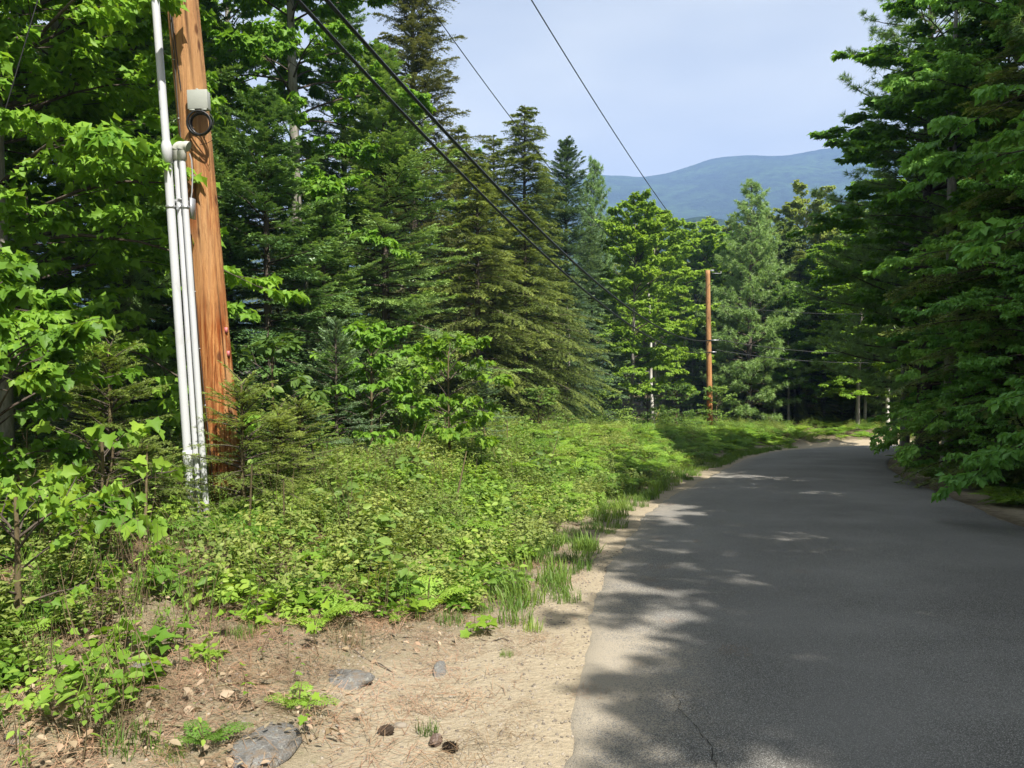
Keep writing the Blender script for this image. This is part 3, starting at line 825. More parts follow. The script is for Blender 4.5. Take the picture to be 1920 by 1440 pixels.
# named copies the photo shows clearly
put(firA, 335, 15.5, 0.98, 'dark fir seen in the gap between the conduits and the wooden pole')
put(firA, 650, 17.5, 0.86, 'dark pointed fir rising behind the broad layered fir, left of the tallest spire')
put(firB, 430, 12.8, 0.95, 'small dark fir hidden behind the foot of the wooden pole')
put(firB, 610, 13.2, 0.80, 'short dense fir between the pole and the broad layered fir')
put(hemC, 860, 24.0, 0.92, 'ragged topped olive conifer in the shadow of the tallest spire')
put(hemB, 985, 21.5, 0.93, 'low olive hemlock in front of the pointed hemlock', sxy=1.1)
put(hemB, 1045, 25.5, 0.80, 'short olive hemlock in front of the slim spruce')
put(hemC, 925, 27.0, 1.0, 'pointed olive hemlock left of the nodding top, its lower half hidden')
put(sprA, 1020, 30.5, 0.95, 'blue green spruce between nodding hemlock and slim spruce')
put(sprA, 1110, 32.5, 0.80, 'short blue green spruce between slim spruce and bright birch')
put(pineA, 1112, 38, 0.93, 'young white pine with feathery top just left of the mountain', sxy=0.62)
put(sprA, 1150, 34.5, 0.55, 'small dark spruce at the foot of the bright birch')
put(birA, 1228, 43, 1.2, 'round bright green broadleaf tree between birch and far pole', sxy=1.15)
put(birA, 1300, 51, 1.28, 'bright green leafy tree directly behind the top of the far pole', sxy=1.3)
put(birA, 1480, 46, 0.85, 'bright green young broadleaf tree right of the white pine behind the far pole')
put(olvA, 1395, 60, 0.93, 'leafy tree with a thin forked top standing out before the mountain', sxy=0.85)
put(olvA, 1620, 50, 0.92, 'greenish brown tree just left of the big right pine')
put(pineA, 1590, 56, 1.0, 'soft topped white pine at the outside of the road bend', sxy=0.9)
put(birA, 1545, 48, 1.1, 'sunlit green broadleaf tree in front of the soft topped pine', sxy=1.4)
put(birA, 1610, 43, 1.0, 'sunlit leafy tree against the shaded right wood', sxy=1.3)
put(olvA, 1440, 52, 0.85, 'olive leafy tree between the white pine and the olive brown crown')
put(birA, 1365, 53, 1.25, 'sunlit green tree just behind the white pine, showing on its left', sxy=1.5)
put(birA, 1660, 47, 1.2, 'green broadleaf tree at the far end of the bend', sxy=1.5)
put(mapleB, 130, 11.5, 0.80, 'light green maple crowding behind the large maple at the left')
put(mapleB, 430, 18.5, 1.0, 'maple crown showing light green high above the wooden pole')
put(mapleB, -130, 10.5, 0.85, 'light green maple cut off by the left edge of the view')
put(pineA, 1700, 45, 0.9, 'white pine standing behind the bend close to the right wood')
put(hemR, 1880, 28.3, 0.80, 'dark hemlock at the inner side of the bend')
put(pineR, 1755, 27.5, 0.72, 'smaller white pine beyond the big right pine at the turn of the road')
put(mapR, 1815, 30.5, 0.8, 'leafy maple at the inner side of the bend')
put(mapleB, 1785, 20.0, 0.98, 'leafy maple with high crown leaning out in front of the big right pine', sxy=1.55)
put(mapleB, 1700, 27.5, 0.82, 'round crowned leafy tree at the turn of the right road edge', sxy=1.6)
put(mapR, 1870, 22, 0.90, 'shaded maple behind the tall one on the right')
put(beeR, 1905, 18.0, 0.95, 'shaded low beech further along the right road edge')
put(beeR, 1885, 22.5, 0.9, 'shaded low beech where the right road edge turns')
put(beeR, 1860, 26.5, 0.80, 'shaded low beech at the inner corner of the bend')
put(hemR, 1965, 16.0, 1.02, 'dark hemlock by the right edge of the view')

# rows deeper in the wood (nothing tells these apart)
deep = [(firA, 'dark fir standing deep in the left wood', 'firs deep in the left wood'),
        (hemC, 'olive hemlock standing deep in the left wood', 'hemlocks deep in the left wood'),
        (mapleB, 'leafy maple standing deep in the left wood', 'maples deep in the left wood'),
        (sprA, 'blue green spruce standing deep in the left wood', 'spruces deep in the left wood')]
treeline = [(-11, 2), (-9.5, 8), (-7.6, 13), (-5.8, 18), (-3.2, 24), (0.0, 31), (3.2, 39), (7.0, 48)]
TL = resample(treeline, 1.0)
for row, (off, step) in enumerate(((2.6, 2.1), (5.0, 2.6), (8.0, 3.4), (11.5, 4.5))):
    d = nrm(np.gradient(TL, axis=0)); nl_ = np.stack([-d[:, 1], d[:, 0]], 1)
    q = TL + nl_ * off
    for i in np.arange(0, len(q), step):
        p = q[int(i)]
        x, y = p[0] + rt.uniform(-0.8, 0.8), p[1] + rt.uniform(-0.8, 0.8)
        s, lb, gr = rt.choices(deep, (4, 3, 2, 3))[0]
        k = rt.uniform(0.72, 0.98) * (1.0 if y < 22 else 0.9)
        dup(s, (x, y, gz1(x, y) - 0.03), rt.uniform(0, 6.28), (k, k, k), lb, gr, 'tree')

far = [(pineA, 'white pine deep in the wood beyond the bend', 'pines beyond the bend'),
       (hemR, 'dark hemlock deep in the wood beyond the bend', 'hemlocks beyond the bend'),
       (olvA, 'olive broadleaf tree deep in the wood beyond the bend', 'broadleaf trees beyond the bend'),
       (firC, 'dark low fir in the shade beyond the bend', 'low firs beyond the bend'),
       (birA, 'green birch deep in the wood beyond the bend', 'birches beyond the bend')]
for px0, px1, Y, n, wts, kk in ((1290, 1720, 48.5, 9, (0, 1, 0, 6, 1), 0.9), (1240, 1760, 54, 9, (1, 3, 0, 4, 2), 0.8), (1180, 1800, 61, 10, (1, 2, 4, 0, 4), 0.88), (1150, 1850, 69, 11, (1, 2, 5, 0, 4), 0.9), (1150, 1900, 78, 10, (1, 2, 5, 0, 3), 0.95)):
    for i in range(n):
        px = px0 + (px1 - px0) * (i + rt.uniform(0.2, 0.8)) / n
        s, lb, gr = rt.choices(far, wts)[0]
        k = kk * rt.uniform(0.8, 1.02)
        put(s, px, Y + rt.uniform(-1.5, 1.5), k, lb, gr)

rdeep = [(pineR, 'white pine deep in the right wood', 'pines deep in the right wood'), (hemR, 'dark hemlock deep in the right wood', 'hemlocks deep in the right wood'),
         (mapR, 'shaded maple deep in the right wood', 'maples deep in the right wood')]
RR = resample(RIGHT[2:14], 1.0)
d = nrm(np.gradient(RR, axis=0)); rn = np.stack([d[:, 1], -d[:, 0]], 1)
for off, step, lo in ((5.2, 3.0, 14.5), (8.2, 3.3, 9), (11.5, 4.0, 6)):
    q = RR + rn * off
    for i in np.arange(0, len(q), step):
        x, y = q[int(i)] + np.array([rt.uniform(-0.7, 0.7), rt.uniform(-0.7, 0.7)])
        if y < lo: continue
        s, lb, gr = rt.choices(rdeep, (2, 4, 4))[0]
        k = rt.uniform(0.85, 1.1)
        dup(s, (x, y, gz1(x, y) - 0.03), rt.uniform(0, 6.28), (k, k, k), lb, gr, 'tree')
# the same wood goes on along the right of the road behind the camera and shades the asphalt
for x, y, s, k in ((9.3, 8.6, mapR, 1.0), (9.0, 5.2, hemR, 1.2), (8.6, 1.6, mapR, 1.02), (8.4, -2.0, mapR, 1.0), (7.6, -5.0, hemR, 1.18), (7.4, -8.5, mapR, 0.9), (7.75, -4.0, mapR, 0.95), (11, 3.6, pineR, 1.05), (11.2, -3, pineR, 0.95),
                   (11.8, 8.0, hemR, 1.2), (10.8, -8, pineR, 0.9), (7.0, -13, mapR, 0.9), (12.6, 12, pineR, 1.0), (14.5, 0, hemR, 1.3)):
    lb = {mapR: 'tall maple of the right wood beside the viewer', hemR: 'tall hemlock of the right wood beside the viewer', pineR: 'tall pine of the right wood beside the viewer'}[s]
    dup(s, (x, y, gz1(x, y) - 0.03), rt.uniform(0, 6.28), (k, k, k), lb, lb.split(' of ')[0].split()[-1] + 's of the right wood beside the viewer', 'tree')

# bare and pale stems standing among the trees
def stem_tree(px, Y, H, r, lean, mat, label, group, limbs=8):
    rng = np.random.RandomState(int(px * 7 + Y))
    root = empty('young_tree_stem', at(px, Y)); tag(root, label, 'tree trunk', group)
    k = 14; s = np.linspace(0, 1, k)
    P = np.stack([lean * H * s + 0.05 * np.sin(s * 7 + px), 0.03 * np.cos(s * 5 + px), H * s - 0.2], 1)
    mb = MB(); mb.tubes(P, r * (1.05 - 0.65 * s), 8); mb.build('trunk', M[mat], root, None, True)
    mb = MB()
    for i in range(limbs):
        u = rng.uniform(0.25, 0.98); o = P[int(u * (k - 1))]
        a = rng.uniform(0, 6.28); L = rng.uniform(0.4, 1.2)
        q = np.linspace(0, 1, 5)[:, None]
        mb.tubes(o + q * L * np.array([math.cos(a), math.sin(a), rng.uniform(-0.1, 0.5)]) + np.array([0, 0, -0.12]) * q ** 2, 0.010 * (1.1 - q[:, 0]), 4)
    mb.build('branches', M['twig'], root)
    return root
stem_tree(1228, 36, 7.5, 0.085, -0.05, 'birch_bark', 'pale birch stem under the bright crown left of the far pole', None)
stem_tree(584, 13.0, 3.6, 0.065, -0.01, 'bark_grey', 'grey spotted trunk in the dark gap right of the pole foot', None)
stem_tree(1065, 26.2, 4.6, 0.045, 0.0, 'bark_grey', 'thin pale dead stem in front of the short olive hemlock', None)
for i, (px, Y, H, r) in enumerate(((1490, 49, 6.5, 0.08), (1512, 50, 6.0, 0.07), (1625, 46, 6.5, 0.10), (1668, 43, 5.0, 0.13), (1580, 51, 5.0, 0.08), (1455, 47, 4.5, 0.07))):
    stem_tree(px, Y, H, r, -0.02 if i % 2 else 0.01, 'birch_bark' if i != 4 else 'bark_grey', 'pale birch stem in the dark wood beyond the bend', 'birch stems beyond the bend')

# ------------------------------------------------------------------ utility poles
def wood_mat():
    t = NT('weathered_pole_wood')
    v = t.pos((22, 22, 0.8), obj=True)
    n = t.noise(1.5, 6, 0.62, v); f = t.noise(6.0, 5, 0.7, v)
    big = t.noise(1.3, 3, 0.5, t.pos((1, 1, 0.7), obj=True))
    h = t.attr('h')
    c = t.mix(t.rng(n, 0.43, 0.57), (0.25, 0.066, 0.016), (0.50, 0.23, 0.080))
    c = t.mix(t.rng(t.noise(1.0, 5, 0.7, t.pos((40, 40, 0.7), obj=True)), 0.53, 0.60, 0, 0.8), c, (0.12, 0.034, 0.010))
    c = t.mix(t.rng(t.noise(1.2, 4, 0.6, t.pos((7, 7, 0.22), obj=True)), 0.54, 0.66, 0, 0.8), c, (0.52, 0.31, 0.15))
    c = t.mix(t.rng(big, 0.45, 0.70), c, (0.47, 0.25, 0.105))
    c = t.mix(t.math('MULTIPLY', t.rng(h, 2.0, 4.4), 0.55), c, (0.44, 0.26, 0.125))
    c = t.mix(t.rng(f, 0.60, 0.78), c, (0.095, 0.028, 0.009))
    vo = t.node('ShaderNodeTexVoronoi', Scale=1.0); t.l.new(t.pos((5.5, 5.5, 2.4), obj=True), vo.inputs['Vector'])
    c = t.mix(t.rng(vo.outputs['Distance'], 0.08, 0.17, 0.85, 0), c, (0.10, 0.035, 0.015))
    c = t.mix(t.attr('crack'), c, (0.025, 0.014, 0.008))
    return t.done(t.pbsdf(c, 0.8, 0.15, t.math('ADD', f, n), 0.9, 0.015))
M['pole_wood'] = wood_mat()

def pole_shaft(name, parent, H, r0, r1, lean, sides, rings, seed, depth=0.35):
    rng = np.random.RandomState(seed)
    th = np.linspace(0, 2 * math.pi, sides, endpoint=False)
    z = np.concatenate([np.linspace(-depth, H, rings)])
    TH, Z = np.meshgrid(th, z)
    r = r0 + (r1 - r0) * Z / H
    r = r + 0.0035 * np.sin(TH * 3 + 1.3 * np.sin(Z * 0.8)) + 0.002 * np.sin(TH * 9 + Z * 1.1)
    crack = np.zeros_like(r)
    for i in range(16):
        a0 = rng.uniform(0, 6.283) if i else -0.98
        z0 = rng.uniform(-0.2, H * 0.8) if i else 3.9
        ln = rng.uniform(0.5, 2.6) if i else 3.0
        w = rng.uniform(0.03, 0.05) if i else 0.085
        dth = np.angle(np.exp(1j * (TH - a0 - 0.05 * np.sin(Z * 2.3 + i))))
        e = np.clip((Z - z0) / ln, 0, 1); e = np.sin(math.pi * e) ** 0.6
        g = np.exp(-(dth / w) ** 2) * e
        r = r - g * (0.012 if i else 0.022); crack = np.maximum(crack, g)
    cx = lean * Z
    V = np.stack([cx + r * np.cos(TH), r * np.sin(TH), Z], -1).reshape(-1, 3)
    i = (np.arange(rings - 1)[:, None] * sides + np.arange(sides)[None]).ravel()
    j = (np.arange(rings - 1)[:, None] * sides + (np.arange(sides)[None] + 1) % sides).ravel()
    q = np.stack([i, j, j + sides, i + sides], 1)
    top = (rings - 1) * sides
    V = np.vstack([V, [[lean * H, 0, H + 0.02]]])
    tf = np.array([[top + a, top + (a + 1) % sides, len(V) - 1] for a in range(sides)])
    cr = np.append(crack.ravel(), 0); hh = np.append(Z.ravel(), H)
    return mesh_obj(name, V, [tf, q], M['pole_wood'], parent, {'crack': cr, 'h': hh}, True)

def flat_mat(name, c, rough=0.5, spec=0.4, metal=0.0, var=0.12, sc=8, dirt=None):
    t = NT(name)
    n = t.noise(sc, 5, 0.65, t.pos(obj=True)); 
    cc = t.mix(t.rng(n, 0.35, 0.7), c, tuple(x * (1 - var) for x in c))
    if dirt:
        cc = t.mix(t.rng(t.noise(sc * 2.7, 5, 0.7, t.pos((1, 1, 0.25), obj=True)), 0.55, 0.8, 0, 0.6), cc, dirt)
    return t.done(t.pbsdf(cc, rough, spec, n, 0.08, 0.003, metal))
M['pvc'] = flat_mat('grey_white_plastic', (0.50, 0.51, 0.53), 0.42, 0.4, 0, 0.06, 5, (0.33, 0.33, 0.32))
M['pvc_hood'] = flat_mat('yellowed_plastic', (0.42, 0.42, 0.37), 0.5, 0.35, 0, 0.1)
M['steel'] = flat_mat('galvanised_steel', (0.46, 0.47, 0.48), 0.45, 0.5, 0.7, 0.25, 20)
M['box_grey'] = flat_mat('grey_box_plastic', (0.33, 0.345, 0.31), 0.55, 0.35, 0, 0.08, 12)
M['rubber'] = flat_mat('black_cable', (0.012, 0.012, 0.013), 0.42, 0.5, 0, 0.2)
M['wire'] = flat_mat('weathered_wire', (0.060, 0.062, 0.065), 0.5, 0.5, 0.2, 0.2)
M['guard'] = flat_mat('yellow_plastic', (0.52, 0.47, 0.10), 0.5, 0.4)
M['red_tag'] = flat_mat('pink_tag', (0.45, 0.13, 0.14), 0.5, 0.4)

PB = np.array([unproj(416, 780, 7.6)[0] + 0.055, 7.6, 0.0]); PB[2] = gz1(PB[0], 7.6)
LEAN = -0.0735
pole = empty('utility_pole', tuple(PB))
tag(pole, 'orange brown wooden utility pole with cracks, close by at the left', 'utility pole')
pole_shaft('shaft', pole, 9.9, 0.158, 0.135, LEAN, 72, 190, 7)
def pole_pt(z, a, out=0.0):
    """point on the pole surface at height z above its foot, azimuth a (0 = +x, -90 deg = towards camera)"""
    r = 0.158 + (0.135 - 0.158) * z / 9.9 + out
    return np.array([LEAN * z + r * math.cos(a), r * math.sin(a), z])
# ground wire stapled down the shaft, staples, tags, a nail
gwire = MB(); zz = np.linspace(-0.2, 9.6, 60)
gwire.tubes(np.array([pole_pt(z, R_(-122) + 0.05 * math.sin(z * 3), 0.004) for z in zz]), np.full(60, 0.0045), 5)
gwire.build('ground_wire', M['wire'], pole)
st = MB(); 
for z in np.arange(0.5, 9.5, 0.55):
    p = pole_pt(z, R_(-122) + 0.05 * math.sin(z * 3), 0.009); st.box(p, (0.022, 0.010, 0.006))
st.build('staple', M['steel'], pole)
c2 = MB()
c2.tubes(np.array([pole_pt(z, R_(-112) + a, 0.006) for z, a in ((9.0, 0.0), (7.0, -0.1), (5.6, -0.45), (5.1, -0.30), (4.75, 0.02), (4.3, 0.12), (4.05, 0.18))]), np.full(7, 0.005), 5)
c2.build('thin_cable', M['rubber'], pole)
for z in (1.55, 1.78):
    tg = MB(); p = pole_pt(z, R_(-18), 0.004); tg.box(p, (0.03, 0.02, 0.055)); tg.build('marker_tag', M['red_tag'], pole)
nb_ = MB(); p = pole_pt(3.25, R_(-85), 0.01); nb_.tubes(np.array([p + [0, 0.03, 0], p - [0, 0.02, 0]]), np.array([0.014, 0.014]), 8, True); nb_.build('bolt_head', M['steel'], pole)
# crossarm high up out of view carries the bare wires
arm = MB(); arm.box((LEAN * 9.2 + 0.2, -0.17, 9.2), (2.0, 0.09, 0.11)); arm.build('crossarm', M['pole_wood'], pole)

def rel(px, py, Y):
    return unproj(px, py, Y)
# junction box with hinged lid, and the cable coil under it
bc = rel(372, 188, 7.40)
box = empty('junction_box', tuple(bc), 0, (0.88, 0.88, 0.88)); tag(box, 'small square grey junction box screwed to the wooden pole', 'junction box')
ry = -LEAN * 0 + 0.02
def rotY(a):
    c, s = math.cos(a), math.sin(a); return np.array([[c, 0, s], [0, 1, 0], [-s, 0, c]])
RB = rotY(-0.035)
m_ = MB(); m_.box((0, 0.035, 0), (0.205, 0.085, 0.195), RB); b_ = m_.build('box_body', M['box_grey'], box)
m_ = MB(); m_.box((0, -0.022, 0.002), (0.217, 0.026, 0.205), RB); b_ = m_.build('lid', M['box_grey'], box)
for o_ in box.children:
    bv = o_.modifiers.new('edge', 'BEVEL'); bv.width = 0.006; bv.segments = 2
for dx in (-0.062, 0.068):
    m_ = MB(); m_.box(RB @ np.array([dx, -0.024, -0.108]), (0.055, 0.022, 0.014), RB); m_.build('hinge', M['box_grey'], box)
m_ = MB(); m_.box(RB @ np.array([0.0, -0.02, 0.108]), (0.022, 0.02, 0.014), RB); m_.build('latch', M['box_grey'], box)

cc = rel(376, 232, 7.38)
coil = empty('cable_coil', tuple(cc), 0, (0.94, 0.94, 0.94)); tag(coil, 'coil of black cable hanging on the pole under the grey box', 'cable coil')
rc = np.random.RandomState(9)
for i in range(8):
    a = np.linspace(0, 2 * math.pi, 40)
    r = 0.113 + rc.uniform(-0.014, 0.010)
    P = np.stack([r * np.cos(a) + rc.uniform(-0.006, 0.006), -0.009 * i + 0.025 + 0.008 * np.sin(a * 2 + i), r * 1.02 * np.sin(a)], 1)
    m_ = MB(); m_.tubes(P, np.full(40, 0.0065), 6); m_.build('cable_loop', M['rubber'], coil, None, True)
a = np.linspace(-0.5, 4.2, 30)
P = np.stack([0.135 * np.cos(a) + 0.01, -0.03 + 0.02 * a / 4, 0.125 * np.sin(a) + 0.0], 1)
m_ = MB(); m_.tubes(P, np.full(30, 0.003), 5); m_.build('loose_end', M['rubber'], coil)
P = np.array([[0.09, -0.02, -0.07], [0.128, -0.01, -0.11], [0.12, 0, -0.16], [0.05, 0.02, -0.19], [-0.02, 0.03, -0.2]])
m_ = MB(); m_.tubes(P, np.full(5, 0.003), 5); m_.build('loose_end', M['rubber'], coil)
P = np.array([[-0.06, 0.03, 0.09], [-0.045, 0.03, 0.13], [0.0, 0.04, 0.14]]); m_ = MB(); m_.tubes(P, np.full(3, 0.005), 5); m_.build('lead_in', M['rubber'], coil)

# three plastic conduits strapped beside the pole
def line_pts(a, b, n): 
    t = np.linspace(0, 1, n)[:, None]; return a * (1 - t) + b * t
YC = 7.05
def conduit(px0, py0, px1, py1, Y, r, label, rtop=None, upper=None):
    a, b = unproj(px0, py0, Y), unproj(px1, py1, Y)
    root = empty('conduit', tuple(a)); tag(root, label, 'conduit', 'white conduits beside the pole')
    d = (b - a)
    ext = -0.30 * d / np.linalg.norm(d)
    m = MB(); m.tubes(line_pts(ext, d, 30), np.full(30, r), 18); m.build('pipe', M['pvc'], root, None, True)
    return root, a, d
c1, a1, d1 = conduit(361, 990, 314, 300, YC, 0.037, 'thickest and tallest white conduit, leftmost of the three')
u = d1 / np.linalg.norm(d1)
m = MB(); m.tubes(np.array([d1 - u * 0.03, d1 - u * 0.028, d1 + u * 0.13, d1 + u * 0.17]), np.array([0.037, 0.046, 0.046, 0.034]), 18); m.build('coupling', M['pvc'], c1, None, True)
top = unproj(288, -40, YC) - a1
m = MB(); m.tubes(line_pts(d1 + u * 0.12, d1 + (top - d1) * 1.7, 12), np.full(12, 0.034), 18); m.build('upper_pipe', M['pvc'], c1, None, True)
m = MB(); m.tubes(np.array([u * 0.56, u * 0.565, u * 0.72, u * 0.725]), np.array([0.037, 0.043, 0.043, 0.037]), 18); m.build('lower_coupling', M['pvc'], c1, None, True)
def band(root, d, frac, r):
    q = d * frac; uu = d / np.linalg.norm(d)
    m = MB(); m.tubes(np.array([q - uu * 0.013, q - uu * 0.0129, q + uu * 0.0129, q + uu * 0.013]), np.array([r, r + 0.005, r + 0.005, r]), 18); m.build('steel_band', M['steel'], root)
band(c1, d1, 0.875, 0.037)
hd = []
for px0, px1, py1, Y, r, lb in ((376, 330, 285, 7.09, 0.0265, 'thin white conduit in the middle of the three'), (389, 340.5, 285, 7.06, 0.0275, 'white conduit with grey hood, nearest the wooden pole')):
    c, a, dd = conduit(px0, 985, px1, py1, Y, r, lb)
    band(c, dd, 0.855, r)
    uu = dd / np.linalg.norm(dd)
    q = np.linspace(0, 1, 12)[:, None]
    # hooded weatherhead curving over to the pole side
    an = q * R_(118)
    rad = 0.042
    path = dd - uu * 0.04 + np.hstack([rad * (1 - np.cos(an)), 0 * an - 0.0, 0.05 + rad * np.sin(an)])
    path = np.vstack([dd - uu * 0.075, dd - uu * 0.07, path])
    rr = np.concatenate([[r, r + 0.012], np.linspace(r + 0.012, r + 0.020, 12)])
    m = MB(); m.tubes(path, rr, 16, True); m.build('weatherhead', M['pvc_hood'], c, None, True)
    hd.append((c, a, dd))
# clamp that holds the conduits off the pole, with a hanging white cable
cl0 = unproj(357, 388, 7.25)
clamp = empty('pole_bracket', tuple(cl0)); tag(clamp, 'galvanised steel bracket holding the conduits against the pole', 'bracket')
m = MB(); m.box((0.028, -0.02, -0.02), (0.022, 0.09, 0.19)); m.build('back_plate', M['steel'], clamp)
m = MB(); m.box((-0.05, -0.17, 0.02), (0.14, 0.018, 0.032), rotY(0.05)); m.build('channel', M['steel'], clamp)
m = MB(); m.box((-0.01, -0.12, 0.035), (0.05, 0.15, 0.014)); m.build('standoff_arm', M['steel'], clamp)
m = MB(); m.tubes(np.array([[0.0, -0.20, -0.01], [0.0, -0.06, -0.01]]), np.array([0.009, 0.009]), 8, True); m.build('bolt', M['steel'], clamp)
m = MB(); m.tubes(np.array([[-0.03, -0.21, -0.05], [-0.03, -0.07, -0.06]]), np.array([0.012, 0.012]), 8, True); m.build('bolt', M['steel'], clamp)
wc = empty('white_cable', tuple(unproj(352, 290, 7.15))); tag(wc, 'thin white cable drooping from the grey conduit hood to the bracket', 'cable')
P = np.array([unproj(355, 288, 7.10), unproj(359, 300, 7.12), unproj(361, 330, 7.15), unproj(360, 360, 7.18), unproj(357, 383, 7.2)]) - np.array(wc.location)
m = MB(); m.tubes(P, np.full(5, 0.006), 6); m.build('cable_sheath', M['pvc'], wc, None, True)

# far pole
FP = np.array([unproj(1331, 812, 40)[0], 40.0, 0]); FP[2] = gz1(FP[0], 40)
ftop = unproj(1327, 507, 40)
fpole = empty('utility_pole', tuple(FP)); tag(fpole, 'slim brown utility pole in the distance at the road bend', 'utility pole')
fH = ftop[2] - FP[2]
pole_shaft('shaft', fpole, fH, 0.155, 0.115, (ftop[0] - FP[0]) / fH, 20, 40, 8)
def fz(py): return unproj(1329, py, 40)[2] - FP[2]
m = MB(); m.box((0.20, -0.1, fz(513)), (0.42, 0.03, 0.025)); m.build('insulator_arm', M['steel'], fpole)
m = MB(); m.tubes(np.array([[0.44, -0.1, fz(513)], [0.44, -0.1, fz(513) + 0.12]]), np.array([0.022, 0.018]), 8, True); m.build('insulator', M['pvc_hood'], fpole)
m = MB(); m.box((0.16, -0.12, fz(638)), (0.42, 0.05, 0.05)); m.build('cable_arm', M['steel'], fpole)
m = MB(); m.box((0.10, -0.12, fz(660)), (0.30, 0.05, 0.05)); m.build('cable_arm', M['steel'], fpole)
m = MB(); m.tubes(np.array([[-0.01, 0, fH - 0.04], [-0.01, 0, fH + 0.035]]), np.array([0.122, 0.118]), 16, True); m.build('pole_cap', M['steel'], fpole)

def wire(name, label, cat, A, B, sag, r, group=None, n=50, wrap=0):
    A, B = np.asarray(A, float), np.asarray(B, float)
    t = np.linspace(0, 1, n)[:, None]
    P = A * (1 - t) + B * t; P[:, 2] -= sag * 4 * (t * (1 - t))[:, 0]
    m = MB(); m.tubes(P, np.full(n, r), 6)
    o = m.build(name, M['rubber'], None, None, True)
    return tag(o, label, cat, group)
PT = lambda z: PB + np.array([LEAN * z, 0, z])
ptz = lambda py: unproj(1329, py, 40)
fR = np.array([0.35, -0.12, 0])
wire('overhead_cable', 'upper thick black cable sagging from near pole to far pole', 'cable', PT(6.55) + [0.1, -0.16, 0], ptz(638) + fR * 0.2, 1.42, 0.030)
wire('overhead_cable', 'lower thick black cable sagging from near pole to far pole', 'cable', PT(6.15) + [0.1, -0.16, 0], ptz(660) + fR * 0.2, 1.42, 0.027)
wire('overhead_wire', 'thin bare wire crossing the sky nearest the tallest conifer', 'wire', PT(9.2) + [-0.35, -0.16, 0.12], ptz(566), 1.85, 0.009)
wire('overhead_wire', 'thin dark wire crossing the open sky towards the far pole top', 'wire', PT(9.2) + [0.98, -0.16, 0.15], ptz(511) + [0.42, -0.1, 0], 0.68, 0.013)
NP = np.array([27.0, 41.8, 1.5])
wire('overhead_cable', 'upper cable running right from the far pole into the trees', 'cable', ptz(636) + fR, NP + [0, 0, 0.4], 0.7, 0.016)
wire('overhead_cable', 'lower cable running right from the far pole into the trees', 'cable', ptz(656) + fR, NP, 0.7, 0.016)
wire('overhead_wire', 'thin wire running right from high on the far pole', 'wire', ptz(570), NP + [0, 0, 2.6], 0.6, 0.010)
# guys
g0, g1 = ptz(520), unproj(1222, 806, 38.5); g1[2] = gz1(g1[0], g1[1])
wire('guy_wire', 'long guy wire from far pole top down to the left', 'guy wire', g0, g1, 0.0, 0.010, None, 8)
gg = empty('guy_guard', tuple(g1)); tag(gg, 'yellow guard on the foot of the far guy wire', 'guy guard')
m = MB(); m.tubes(line_pts(g1 * 0, (g0 - g1) * 0.16, 4), np.full(4, 0.028), 8, True); m.build('guard_sleeve', M['guard'], gg)
g2 = unproj(1252, 800, 40.5); g2[2] = gz1(g2[0], g2[1])
wire('guy_wire', 'shorter guy wire from middle of the far pole', 'guy wire', ptz(655), g2, 0.0, 0.010, None, 8)
wire('guy_wire', 'thin guy wire slanting down through the top left corner', 'guy wire', PT(8.4), PT(8.4) + (unproj(0, 240, 6.9) - PT(8.4)) * 1.9, 0.0, 0.0055, None, 12)
wire('tree_cable', 'slender wire slanting to the ground left of the far pole', 'wire', ptz(600), unproj(1255, 700, 41.5), 0.0, 0.008, None, 8)

# cracks in the asphalt
def road_z(x, y):
    d_ = np.hypot(RVt[:, 0] - x, RVt[:, 1] - y); k_ = np.argsort(d_)[:3]
    return float(np.average(RVt[k_, 2], weights=1 / (d_[k_] + 1e-3)))
M['crack'] = flat_mat('road_crack', (0.05, 0.047, 0.043), 0.95, 0.05)
for seed_, (x0, y0), (x1, y1) in ((1, (0.95, 2.7), (0.98, 4.4)), (3, (4.4, 3.4), (4.9, 6.0))):
    rk = np.random.RandomState(seed_); n_ = 46
    q_ = np.linspace(0, 1, n_)
    px_ = x0 + (x1 - x0) * q_ + np.cumsum(rk.normal(0, 0.012, n_)); py_ = y0 + (y1 - y0) * q_
    w_ = 0.0028 * rk.uniform(0.2, 1.2, n_) * np.sin(math.pi * np.clip(q_, 0.03, 0.97)) ** 0.4
    z_ = np.array([road_z(a_, b_) for a_, b_ in zip(px_, py_)]) + 0.005
    V_ = np.concatenate([np.stack([px_ - w_, py_, z_], 1), np.stack([px_ + w_, py_, z_], 1)])
    i_ = np.arange(n_ - 1)
    mesh_obj('crack', V_, np.stack([i_, i_ + n_, i_ + n_ + 1, i_ + 1], 1), M['crack'], road)

